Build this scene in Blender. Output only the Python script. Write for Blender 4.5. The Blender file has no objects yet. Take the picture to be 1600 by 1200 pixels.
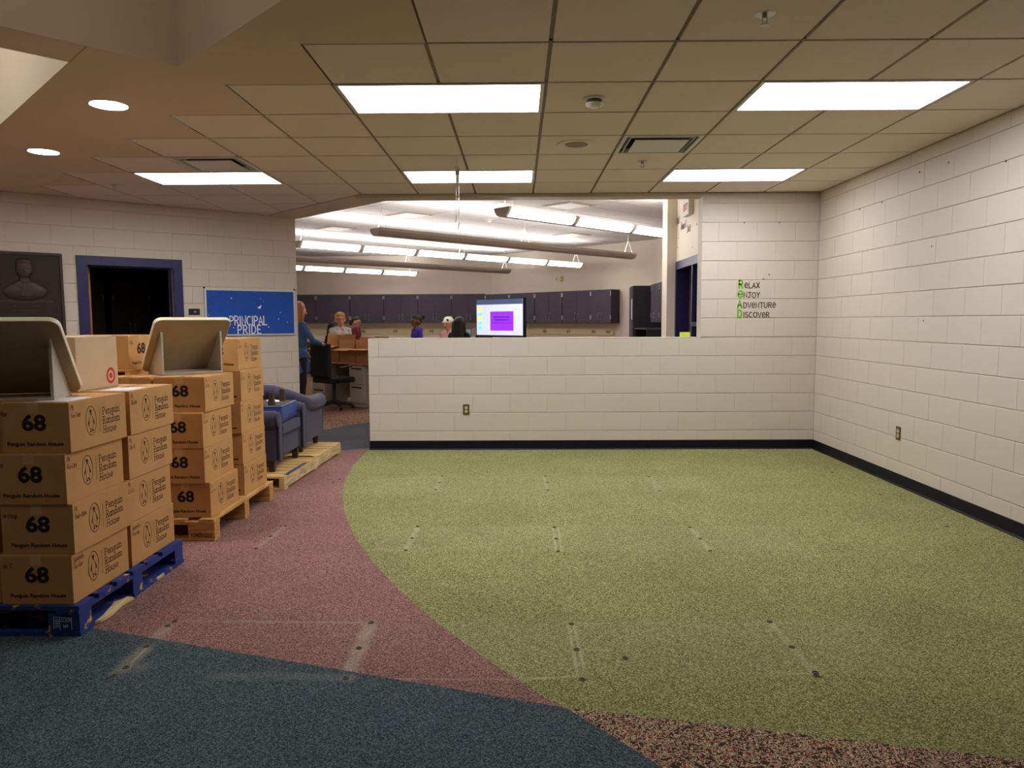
import bpy, bmesh, math, random
import numpy as np
from mathutils import Vector, Matrix
from mathutils.geometry import tessellate_polygon
random.seed(7)
SC = bpy.context.scene
COL = SC.collection
R = math.radians

# ------------------------------------------------------------------ camera
F_PX, PITCH, YAW, ROLL, HC = 1157.0, .0851, -.0087, -.0046, 1.404
cy_, sy_ = math.cos(YAW), math.sin(YAW)
cp_, sp_ = math.cos(PITCH), math.sin(PITCH)
cr_, sr_ = math.cos(ROLL), math.sin(ROLL)
r0 = Vector((cy_, -sy_, 0)); u0 = Vector((sp_*sy_, sp_*cy_, cp_)); fw = Vector((cp_*sy_, cp_*cy_, -sp_))
rt = r0*cr_ + u0*sr_; up = u0*cr_ - r0*sr_
cam = bpy.data.cameras.new('camera'); camo = bpy.data.objects.new('camera', cam); COL.objects.link(camo)
cam.sensor_width = 36; cam.lens = 36*F_PX/1600; cam.clip_start = .05; cam.clip_end = 100
camo.matrix_world = Matrix(((rt.x, up.x, -fw.x, 0), (rt.y, up.y, -fw.y, 0), (rt.z, up.z, -fw.z, HC), (0, 0, 0, 1)))
SC.camera = camo

# ------------------------------------------------------------------ world, exposure
W = bpy.data.worlds.new('world'); SC.world = W; W.use_nodes = True
W.node_tree.nodes['Background'].inputs[0].default_value = (.8, .85, 1, 1)
W.node_tree.nodes['Background'].inputs[1].default_value = .05
SC.view_settings.view_transform = 'Standard'; SC.view_settings.look = 'None'
SC.view_settings.gamma = 1; SC.view_settings.use_curve_mapping = False
SC.view_settings.exposure = 1.05
E_TROFFER, E_DOWN, E_LIB_LENS, E_LIB_UP, E_COFFER = 7.5, 65.0, 9.0, 10.0, 1.7

# a pixel of the 1600x1200 photograph -> a point on a plane of the place
def ray(x, y):
    return (rt*((x-800)/F_PX) - up*((y-600)/F_PX) + fw)
def atz(x, y, z):
    d = ray(x, y); t = (z-HC)/d.z; return Vector((d.x*t, d.y*t, z))
def aty(x, y, Y):
    d = ray(x, y); t = Y/d.y; return Vector((d.x*t, Y, HC+d.z*t))
def atx(x, y, X):
    d = ray(x, y); t = X/d.x; return Vector((X, d.y*t, HC+d.z*t))

# ------------------------------------------------------------------ materials
def s2l(c):
    return tuple((v/12.92 if v <= .04045 else ((v+.055)/1.055)**2.4) for v in c)
def rgb(r, g, b):
    return s2l((r/255, g/255, b/255))
MATS = {}
def mat(name, col, rough=.6, metal=0, spec=.5, noise=0, nscale=20, bump=0, bscale=200, emit=0, trans=0, ior=1.45, alpha=1, coat=0, sheen=0):
    if name in MATS: return MATS[name]
    m = bpy.data.materials.new(name); m.use_nodes = True; MATS[name] = m
    nt = m.node_tree; b = nt.nodes['Principled BSDF']
    b.inputs['Base Color'].default_value = (*col, 1)
    b.inputs['Roughness'].default_value = rough; b.inputs['Metallic'].default_value = metal
    b.inputs['Specular IOR Level'].default_value = spec
    b.inputs['Transmission Weight'].default_value = trans; b.inputs['IOR'].default_value = ior
    b.inputs['Alpha'].default_value = alpha
    b.inputs['Coat Weight'].default_value = coat; b.inputs['Sheen Weight'].default_value = sheen
    if emit:
        b.inputs['Emission Color'].default_value = (*col, 1); b.inputs['Emission Strength'].default_value = emit
    if noise or bump:
        tc = nt.nodes.new('ShaderNodeTexCoord')
    if noise:
        n = nt.nodes.new('ShaderNodeTexNoise'); n.inputs['Scale'].default_value = nscale; n.inputs['Detail'].default_value = 4
        nt.links.new(tc.outputs['Object'], n.inputs['Vector'])
        mr = nt.nodes.new('ShaderNodeMapRange'); mr.inputs[1].default_value = .3; mr.inputs[2].default_value = .7
        mr.inputs[3].default_value = 1-noise; mr.inputs[4].default_value = 1+noise
        nt.links.new(n.outputs['Fac'], mr.inputs[0])
        mx = nt.nodes.new('ShaderNodeVectorMath'); mx.operation = 'SCALE'; mx.inputs[0].default_value = col
        nt.links.new(mr.outputs[0], mx.inputs['Scale']); nt.links.new(mx.outputs[0], b.inputs['Base Color'])
    if bump:
        n2 = nt.nodes.new('ShaderNodeTexNoise'); n2.inputs['Scale'].default_value = bscale; n2.inputs['Detail'].default_value = 3
        nt.links.new(tc.outputs['Object'], n2.inputs['Vector'])
        bp = nt.nodes.new('ShaderNodeBump'); bp.inputs['Strength'].default_value = bump; bp.inputs['Distance'].default_value = .002
        nt.links.new(n2.outputs['Fac'], bp.inputs['Height']); nt.links.new(bp.outputs[0], b.inputs['Normal'])
    return m

PAINT = mat('cream_block_paint', rgb(206, 194, 176), .55, noise=.025, nscale=3, bump=.12, bscale=250)
PAINTM = mat('cream_mortar_paint', rgb(198, 186, 167), .6)
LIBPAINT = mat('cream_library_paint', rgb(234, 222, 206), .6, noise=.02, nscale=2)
DRY = mat('warm_ceiling_paint', rgb(212, 190, 166), .85, noise=.02, nscale=2)
TILE = mat('acoustic_tile', rgb(228, 211, 199), .9, noise=.04, nscale=160, bump=.25, bscale=350)
GRID = mat('ceiling_grid_metal', rgb(128, 112, 84), .5)
LTILE = mat('library_tile', rgb(206, 200, 196), .9, noise=.03, nscale=120)
BASE = mat('navy_rubber_base', rgb(8, 10, 24), .5, spec=.3)
CARD = mat('cardboard', rgb(197, 147, 88), .8, noise=.05, nscale=9, bump=.1, bscale=300)
CARD2 = mat('pale_cardboard', rgb(206, 178, 140), .75, noise=.04, nscale=7)
CARD3 = mat('brown_cardboard', rgb(160, 108, 66), .8, noise=.06, nscale=8)
INK = mat('black_ink', rgb(26, 17, 14), .7)
INKB = mat('brown_ink', rgb(52, 32, 20), .75)
TAPE = mat('clear_tape', rgb(212, 172, 124), .15, spec=.9)
PAPER = mat('white_paper', rgb(232, 232, 235), .6)
RED = mat('red_ink', rgb(196, 30, 34), .6)
LAM = mat('grey_laminate', rgb(188, 178, 160), .45, noise=.02, nscale=12)
LAMD = mat('brown_laminate_back', rgb(172, 150, 118), .6, noise=.05, nscale=14)
EDGE = mat('cream_edge_band', rgb(236, 224, 192), .4)
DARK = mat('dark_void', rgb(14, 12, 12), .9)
NAVYF = mat('navy_frame_paint', rgb(30, 29, 80), .4)
WOODD = mat('oak_door', rgb(176, 112, 58), .45, noise=.12, nscale=6)
BRONZE = mat('dark_bronze', rgb(34, 22, 14), .5, metal=.3)
BRONZ2 = mat('worn_bronze', rgb(58, 46, 34), .5, metal=.3)
STEEL = mat('satin_steel', rgb(190, 190, 190), .35, metal=.9)
WHITE = mat('white_plastic', rgb(226, 222, 212), .4)
WHITEM = mat('white_metal', rgb(214, 210, 202), .45)
GREYM = mat('lamp_housing', rgb(186, 178, 170), .45)
BLACK = mat('black_plastic', rgb(16, 16, 18), .5)
BLKFAB = mat('black_fabric', rgb(18, 18, 20), .9, bump=.3, bscale=300)
CABP = mat('grey_purple_laminate', rgb(74, 69, 86), .5, noise=.03, nscale=5)
CABD = mat('dark_cabinet_side', rgb(48, 46, 56), .6)
SOFA = mat('navy_upholstery', rgb(50, 47, 70), .85, noise=.06, nscale=30, bump=.3, bscale=260, sheen=.15)
SOFAD = mat('dark_blue_lining', rgb(26, 34, 58), .9, noise=.06, nscale=25)
CUSH = mat('bright_blue_vinyl', rgb(48, 78, 146), .45, noise=.05, nscale=20)
CUSHD = mat('deep_blue_vinyl', rgb(26, 44, 112), .5)
PIPE = mat('piping_grey', rgb(64, 66, 88), .7)
LEGW = mat('dark_brown_leg', rgb(58, 38, 28), .4, noise=.1, nscale=20)
GRID_BROWN = mat('dust_cover_fabric', rgb(76, 62, 46), .95)
BOARDB = mat('blue_felt', rgb(40, 84, 170), .95, noise=.12, nscale=60, bump=.4, bscale=200)
ALU = mat('aluminium_frame', rgb(200, 200, 200), .35, metal=.5)
LETW = mat('white_letter', rgb(236, 236, 236), .6)
GREENL = mat('green_vinyl', rgb(112, 178, 40), .5)
BROWNP = mat('brown_outlet_plate', rgb(88, 72, 46), .45)
IVORY = mat('ivory_outlet', rgb(206, 188, 140), .45)
DESKW = mat('oak_desk_top', rgb(178, 96, 48), .4, noise=.1, nscale=8)
DESKG = mat('grey_desk_metal', rgb(176, 166, 150), .5)
LIME = mat('lime_paper', rgb(196, 214, 60), .6)
SCREENB = mat('screen_bezel', rgb(24, 24, 26), .35)
def emis(name, col, strength):
    m = bpy.data.materials.new(name); m.use_nodes = True; nt = m.node_tree
    b = nt.nodes['Principled BSDF']; b.inputs['Base Color'].default_value = (*col, 1); b.inputs['Roughness'].default_value = .6
    b.inputs['Emission Color'].default_value = (*col, 1); b.inputs['Emission Strength'].default_value = strength
    return m
E1 = emis('troffer_lens', (.93, .95, 1.03), E_TROFFER)
E2 = emis('downlight_lens', (1, .97, .92), E_DOWN)
E3 = emis('library_lens', (1, .97, .9), E_LIB_LENS)
E4 = emis('library_uplight', (1, .98, .97), E_LIB_UP)
E5 = emis('added_coffer_lamp_lens', (1, .95, .86), E_COFFER)
E6 = emis('added_deep_well_lens', (1, .93, .84), E_COFFER*.7)
def screen(name, col, s=.8):
    return emis(name, col, s)

# wood with grain along local x
def wood(name, c1, c2, axis=0, sc=14):
    m = bpy.data.materials.new(name); m.use_nodes = True; nt = m.node_tree; b = nt.nodes['Principled BSDF']
    tc = nt.nodes.new('ShaderNodeTexCoord'); mp = nt.nodes.new('ShaderNodeMapping')
    s = [sc*4, sc*4, sc*4]; s[axis] = sc*.35; mp.inputs['Scale'].default_value = s
    n = nt.nodes.new('ShaderNodeTexNoise'); n.inputs['Scale'].default_value = 1; n.inputs['Detail'].default_value = 6
    cr = nt.nodes.new('ShaderNodeValToRGB'); cr.color_ramp.elements[0].position = .32; cr.color_ramp.elements[1].position = .68
    cr.color_ramp.elements[0].color = (*c1, 1); cr.color_ramp.elements[1].color = (*c2, 1)
    nt.links.new(tc.outputs['Object'], mp.inputs[0]); nt.links.new(mp.outputs[0], n.inputs['Vector'])
    nt.links.new(n.outputs['Fac'], cr.inputs[0]); nt.links.new(cr.outputs[0], b.inputs['Base Color'])
    b.inputs['Roughness'].default_value = .75
    return m
PALW = wood('pallet_pine', rgb(168, 118, 58), rgb(222, 178, 108), 1)
PALWX = wood('pallet_pine_cross', rgb(160, 108, 52), rgb(214, 166, 96), 0)
PALO = wood('weathered_pallet', rgb(176, 146, 96), rgb(228, 206, 156), 1)
PALOX = wood('weathered_pallet_cross', rgb(196, 152, 84), rgb(232, 194, 124), 0)
RAWW = wood('raw_splintered_wood', rgb(206, 168, 104), rgb(240, 214, 158), 1)
# blue pallet paint with worn edges
def worn_blue():
    m = bpy.data.materials.new('worn_blue_paint'); m.use_nodes = True; nt = m.node_tree; b = nt.nodes['Principled BSDF']
    tc = nt.nodes.new('ShaderNodeTexCoord'); n = nt.nodes.new('ShaderNodeTexNoise'); n.inputs['Scale'].default_value = 18; n.inputs['Detail'].default_value = 7
    cr = nt.nodes.new('ShaderNodeValToRGB'); e = cr.color_ramp.elements
    e[0].position = 0; e[0].color = (*rgb(16, 38, 104), 1); e[1].position = .60; e[1].color = (*rgb(26, 54, 132), 1)
    a = cr.color_ramp.elements.new(.63); a.color = (*rgb(150, 96, 52), 1); a2 = cr.color_ramp.elements.new(.69); a2.color = (*rgb(214, 178, 112), 1)
    nt.links.new(tc.outputs['Object'], n.inputs['Vector']); nt.links.new(n.outputs['Fac'], cr.inputs[0]); nt.links.new(cr.outputs[0], b.inputs['Base Color'])
    b.inputs['Roughness'].default_value = .6
    return m
PALB = worn_blue()

# ------------------------------------------------------------------ carpets
class NT:
    def __init__(s, nt): s.nt = nt
    def m(s, op, a, b=None, c=None, clamp=False):
        n = s.nt.nodes.new('ShaderNodeMath'); n.operation = op; n.use_clamp = clamp
        for i, v in enumerate((a, b, c)):
            if v is None: continue
            if isinstance(v, (int, float)): n.inputs[i].default_value = v
            else: s.nt.links.new(v, n.inputs[i])
        return n.outputs[0]
    def ramp01(s, v, a, b):           # 0 at a, 1 at b
        n = s.nt.nodes.new('ShaderNodeMapRange'); n.interpolation_type = 'SMOOTHSTEP'
        s.nt.links.new(v, n.inputs[0]); n.inputs[1].default_value = a; n.inputs[2].default_value = b
        return n.outputs[0]
def carpet(name, cols, scale=170, speck=None, wear=None):
    m = bpy.data.materials.new(name); m.use_nodes = True; nt = m.node_tree; b = nt.nodes['Principled BSDF']; K = NT(nt)
    ge = nt.nodes.new('ShaderNodeNewGeometry')
    vo = nt.nodes.new('ShaderNodeTexVoronoi'); vo.inputs['Scale'].default_value = scale
    nt.links.new(ge.outputs['Position'], vo.inputs['Vector'])
    bw = nt.nodes.new('ShaderNodeSeparateColor'); nt.links.new(vo.outputs['Color'], bw.inputs[0])
    cr = nt.nodes.new('ShaderNodeValToRGB'); cr.color_ramp.interpolation = 'CONSTANT' if speck else 'LINEAR'
    els = cr.color_ramp.elements
    while len(els) > 1: els.remove(els[-1])
    els[0].position = cols[0][0]; els[0].color = (*cols[0][1], 1)
    for p, c in cols[1:]:
        e = els.new(p); e.color = (*c, 1)
    nz = nt.nodes.new('ShaderNodeTexNoise'); nz.inputs['Scale'].default_value = 1.6; nz.inputs['Detail'].default_value = 3
    nt.links.new(ge.outputs['Position'], nz.inputs['Vector'])
    if speck:                          # loops come in clumps
        n2 = nt.nodes.new('ShaderNodeTexNoise'); n2.inputs['Scale'].default_value = 38; n2.inputs['Detail'].default_value = 1
        nt.links.new(ge.outputs['Position'], n2.inputs['Vector'])
        f = K.m('ADD', K.m('MULTIPLY', bw.outputs[0], .55), K.m('MULTIPLY', K.ramp01(n2.outputs['Fac'], .3, .7), .45))
    else:
        f = bw.outputs[0]
    nt.links.new(f, cr.inputs[0])
    mr = nt.nodes.new('ShaderNodeMapRange'); mr.inputs[1].default_value = .35; mr.inputs[2].default_value = .65
    mr.inputs[3].default_value = .93; mr.inputs[4].default_value = 1.07; nt.links.new(nz.outputs['Fac'], mr.inputs[0])
    vm = nt.nodes.new('ShaderNodeVectorMath'); vm.operation = 'SCALE'
    nt.links.new(cr.outputs[0], vm.inputs[0]); nt.links.new(mr.outputs[0], vm.inputs['Scale'])
    out = vm.outputs[0]
    if wear:
        sp = nt.nodes.new('ShaderNodeSeparateXYZ'); nt.links.new(ge.outputs['Position'], sp.inputs[0])
        X, Y = sp.outputs[0], sp.outputs[1]
        nd = nt.nodes.new('ShaderNodeTexNoise'); nd.inputs['Scale'].default_value = 9; nd.inputs['Detail'].default_value = 5
        nt.links.new(ge.outputs['Position'], nd.inputs['Vector'])
        ns = K.ramp01(nd.outputs['Fac'], .3, .75)
        tot = None
        for kind, *a in wear:
            if kind == 'band':         # a footprint of a removed shelf: x0 x1 y0 y1 strength
                x0, x1, ya, yb, st = a
                v = K.m('MULTIPLY', K.m('MULTIPLY', K.ramp01(X, x0-.05, x0+.05), K.ramp01(X, x1+.05, x1-.05)),
                        K.m('MULTIPLY', K.ramp01(Y, ya-.02, ya+.02), K.ramp01(Y, yb+.02, yb-.02)))
                v = K.m('MULTIPLY', v, st)
            else:                      # a scratch from p to q: width, strength
                (px, py), (qx, qy), w, st = a
                L = math.hypot(qx-px, qy-py); ux, uy = (qx-px)/L, (qy-py)/L
                dx = K.m('SUBTRACT', X, px); dy = K.m('SUBTRACT', Y, py)
                al = K.m('ADD', K.m('MULTIPLY', dx, ux), K.m('MULTIPLY', dy, uy))
                ac = K.m('ABSOLUTE', K.m('SUBTRACT', K.m('MULTIPLY', dx, uy), K.m('MULTIPLY', dy, ux)))
                v = K.m('MULTIPLY', K.m('MULTIPLY', K.ramp01(ac, w, w*.25), K.m('MULTIPLY', K.ramp01(al, -w, w), K.ramp01(al, L+w, L-w))), st)
            tot = v if tot is None else K.m('MAXIMUM', tot, v)
        tot = K.m('MULTIPLY', tot, K.m('ADD', .45, K.m('MULTIPLY', ns, .55)), clamp=True)
        mx = nt.nodes.new('ShaderNodeMix'); mx.data_type = 'RGBA'
        nt.links.new(tot, mx.inputs[0]); nt.links.new(out, mx.inputs[6]); mx.inputs[7].default_value = (*rgb(196, 186, 156), 1)
        out = mx.outputs[2]
    nt.links.new(out, b.inputs['Base Color'])
    b.inputs['Roughness'].default_value = .95; b.inputs['Specular IOR Level'].default_value = .2
    bp = nt.nodes.new('ShaderNodeBump'); bp.inputs['Strength'].default_value = .5; bp.inputs['Distance'].default_value = .003
    nt.links.new(vo.outputs['Distance'], bp.inputs['Height']); nt.links.new(bp.outputs[0], b.inputs['Normal'])
    return m
def fl(x, y):
    p = atz(x, y, 0); return (p.x, p.y)
def seg(a, b, w=.018, s=.5): return ('seg', fl(*a), fl(*b), w, s)
WEAR_G = [('band', -1.3, 1.65, 6.02, 6.62, .07), ('band', -.9, 1.75, 4.42, 4.98, .08), ('band', -.45, 1.6, 2.82, 3.36, .09),
          seg((653, 823), (634, 860), .03, .5), seg((864, 824), (869, 862), .012, .5), (seg((872, 824), (877, 862), .012, .45)),
          seg((1078, 824), (1110, 861), .025, .45), seg((888, 975), (903, 1058), .012, .55), seg((896, 975), (914, 1050), .012, .5),
          seg((1203, 972), (1276, 1055), .03, .45), seg((800, 1062), (905, 1057), .014, .5), seg((850, 744), (855, 766), .02, .45),
          seg((590, 858), (634, 860), .015, .4), seg((560, 752), (690, 744), .03, .3), seg((690, 744), (681, 765), .03, .35),
          seg((1014, 745), (1031, 767), .06, .3), seg((894, 974), (960, 974), .012, .35), seg((901, 1014), (950, 1016), .01, .35), seg((1220, 1052), (1276, 1053), .012, .4)]
WEAR_R = [seg((580, 973), (540, 1060), .05, .38), seg((265, 970), (580, 973), .02, .22), seg((446, 822), (400, 857), .03, .3), seg((262, 978), (231, 1010), .05, .35),
          seg((540, 1060), (800, 1062), .012, .3)]
WEAR_B = [seg((231, 1008), (185, 1052), .055, .3), seg((231, 1010), (205, 1036), .008, .7), seg((210, 1050), (232, 1036), .05, .2), seg((330, 1056), (540, 1058), .05, .1), seg((536, 1058), (548, 1060), .045, .5)]
CGREEN = carpet('green_carpet', [(0, rgb(70, 74, 34)), (.5, rgb(126, 126, 74)), (1, rgb(186, 182, 126))], 240, wear=WEAR_G)
CRED = carpet('mauve_carpet', [(0, rgb(88, 58, 52)), (.5, rgb(130, 92, 84)), (1, rgb(180, 142, 130))], 240, wear=WEAR_R)
CBLUE = carpet('slate_blue_carpet', [(0, rgb(32, 40, 46)), (.5, rgb(62, 73, 81)), (1, rgb(104, 117, 120))], 240, wear=WEAR_B)
CSPECK = carpet('speckled_carpet', [(0, rgb(54, 46, 32)), (.3, rgb(182, 158, 126)), (.39, rgb(126, 36, 32)), (.47, rgb(200, 178, 144)), (.56, rgb(52, 50, 32)), (.65, rgb(166, 138, 108)), (.74, rgb(120, 34, 36)), (.82, rgb(40, 34, 48))], 120, speck=True)
CSPECK2 = carpet('library_speckled_carpet', [(0, rgb(50, 34, 28)), (.3, rgb(150, 116, 94)), (.42, rgb(96, 48, 38)), (.5, rgb(182, 148, 120)), (.6, rgb(56, 40, 32)), (.7, rgb(120, 80, 62))], 60, speck=True)
CGREY = carpet('grey_carpet', [(0, rgb(52, 54, 60)), (1, rgb(88, 90, 96))], 200)

# ------------------------------------------------------------------ mesh helpers
def link(name, me, parent=None, loc=(0, 0, 0), rz=0, m=None):
    o = bpy.data.objects.new(name, me); COL.objects.link(o)
    o.location = loc; o.rotation_euler = (0, 0, rz)
    if parent: o.parent = parent
    if m is not None and me is not None and not len(me.materials): me.materials.append(m)
    return o
def tag(o, label, cat, group=None, kind=None):
    o['label'] = label
    if cat: o['category'] = cat
    if group: o['group'] = group
    if kind: o['kind'] = kind
    return o
def thing(name, label, cat, loc=(0, 0, 0), rz=0, group=None):
    return tag(link(name, None, None, loc, rz), label, cat, group)
class MB:
    def __init__(s): s.v = []; s.f = []; s.mi = []; s.cur = 0
    def add(s, vs, fs, M=None):
        b = len(s.v)
        s.v += [tuple(M @ Vector(v)) if M else tuple(v) for v in vs]
        s.f += [tuple(i+b for i in f) for f in fs]; s.mi += [s.cur]*len(fs)
        return s
    def box(s, x0, x1, y0, y1, z0, z1, M=None):
        vs = [(x0, y0, z0), (x1, y0, z0), (x1, y1, z0), (x0, y1, z0), (x0, y0, z1), (x1, y0, z1), (x1, y1, z1), (x0, y1, z1)]
        return s.add(vs, [(3, 2, 1, 0), (4, 5, 6, 7), (0, 1, 5, 4), (1, 2, 6, 5), (2, 3, 7, 6), (3, 0, 4, 7)], M)
    def prism(s, poly, z0, z1, M=None):       # poly ccw in xy
        n = len(poly)
        vs = [(p[0], p[1], z0) for p in poly]+[(p[0], p[1], z1) for p in poly]
        fs = [tuple(range(n-1, -1, -1)), tuple(range(n, 2*n))]+[(i, (i+1) % n, (i+1) % n+n, i+n) for i in range(n)]
        return s.add(vs, fs, M)
    def frustum(s, cx, cy, z0, r0_, z1, r1, n=12, M=None, sx=1, sy=1):
        vs = []
        for z, r in ((z0, r0_), (z1, r1)):
            vs += [(cx+sx*r*math.cos(2*math.pi*i/n), cy+sy*r*math.sin(2*math.pi*i/n), z) for i in range(n)]
        fs = [tuple(range(n-1, -1, -1)), tuple(range(n, 2*n))]+[(i, (i+1) % n, (i+1) % n+n, i+n) for i in range(n)]
        return s.add(vs, fs, M)
    def lathe(s, prof, n=24, M=None):         # prof: (r,z) list
        vs = []
        for r, z in prof: vs += [(r*math.cos(2*math.pi*i/n), r*math.sin(2*math.pi*i/n), z) for i in range(n)]
        fs = []
        for k in range(len(prof)-1):
            fs += [(k*n+i, k*n+(i+1) % n, (k+1)*n+(i+1) % n, (k+1)*n+i) for i in range(n)]
        fs += [tuple(range(n-1, -1, -1)), tuple(range((len(prof)-1)*n, len(prof)*n))]
        return s.add(vs, fs, M)
    def tube(s, pts, r, n=10, cap=True, sq=1.0):
        pts = [Vector(p) for p in pts]; rs = r if isinstance(r, (list, tuple)) else [r]*len(pts)
        vs = []; ref = Vector((0, 0, 1))
        for i, p in enumerate(pts):
            t = (pts[min(i+1, len(pts)-1)]-pts[max(i-1, 0)]).normalized()
            a = ref-t*ref.dot(t)
            if a.length < 1e-3: a = Vector((1, 0, 0))-t*t.x
            a.normalize(); c = t.cross(a)
            vs += [p+(c*math.cos(2*math.pi*k/n)+a*math.sin(2*math.pi*k/n)*sq)*rs[i] for k in range(n)]
        fs = []
        for i in range(len(pts)-1):
            fs += [(i*n+k, i*n+(k+1) % n, (i+1)*n+(k+1) % n, (i+1)*n+k) for k in range(n)]
        if cap: fs += [tuple(range(n-1, -1, -1)), tuple(range((len(pts)-1)*n, len(pts)*n))]
        return s.add(vs, fs)
    def ell(s, c, r, n=14, m_=9, M=None):
        vs = []; fs = []
        for j in range(m_+1):
            th = math.pi*j/m_
            for i in range(n):
                a = 2*math.pi*i/n
                vs.append((c[0]+r[0]*math.sin(th)*math.cos(a), c[1]+r[1]*math.sin(th)*math.sin(a), c[2]-r[2]*math.cos(th)))
        for j in range(m_):
            fs += [(j*n+i, j*n+(i+1) % n, (j+1)*n+(i+1) % n, (j+1)*n+i) for i in range(n)]
        return s.add(vs, fs, M)
    def mesh(s, name, mats, bevel=0, seg=2, smooth=False):
        me = bpy.data.meshes.new(name); me.from_pydata(s.v, [], s.f)
        ms = mats if isinstance(mats, (list, tuple)) else [mats]
        for m in ms: me.materials.append(m)
        me.polygons.foreach_set('material_index', s.mi)
        if bevel or smooth:
            bm = bmesh.new(); bm.from_mesh(me)
            bmesh.ops.remove_doubles(bm, verts=bm.verts, dist=1e-6)
            if bevel:
                ed = [e for e in bm.edges if len(e.link_faces) == 2 and e.calc_face_angle(0) > .5]
                bmesh.ops.bevel(bm, geom=ed, offset=bevel, segments=seg, profile=.7, affect='EDGES', clamp_overlap=True)
            bmesh.ops.recalc_face_normals(bm, faces=bm.faces)
            if smooth:
                for f in bm.faces: f.smooth = True
            bm.to_mesh(me); bm.free()
            if smooth:
                for e in me.edges: pass
        me.update(); return me
    def build(s, name, mats, parent=None, bevel=0, seg=2, smooth=False, loc=(0, 0, 0), rz=0):
        return link(name, s.mesh(name, mats, bevel, seg, smooth), parent, loc, rz)
def copy_tree(o, loc=None, rz=None, parent=None):
    c = o.copy(); COL.objects.link(c); c.parent = parent
    if loc is not None: c.location = loc
    if rz is not None: c.rotation_euler = (0, 0, rz)
    for ch in list(o.children): copy_tree(ch, parent=c)
    return c
def struct(name, mb, m, label=None, **k):
    o = mb.build(name, m, **k); o['kind'] = 'structure'
    if label: o['label'] = label
    return o

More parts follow.
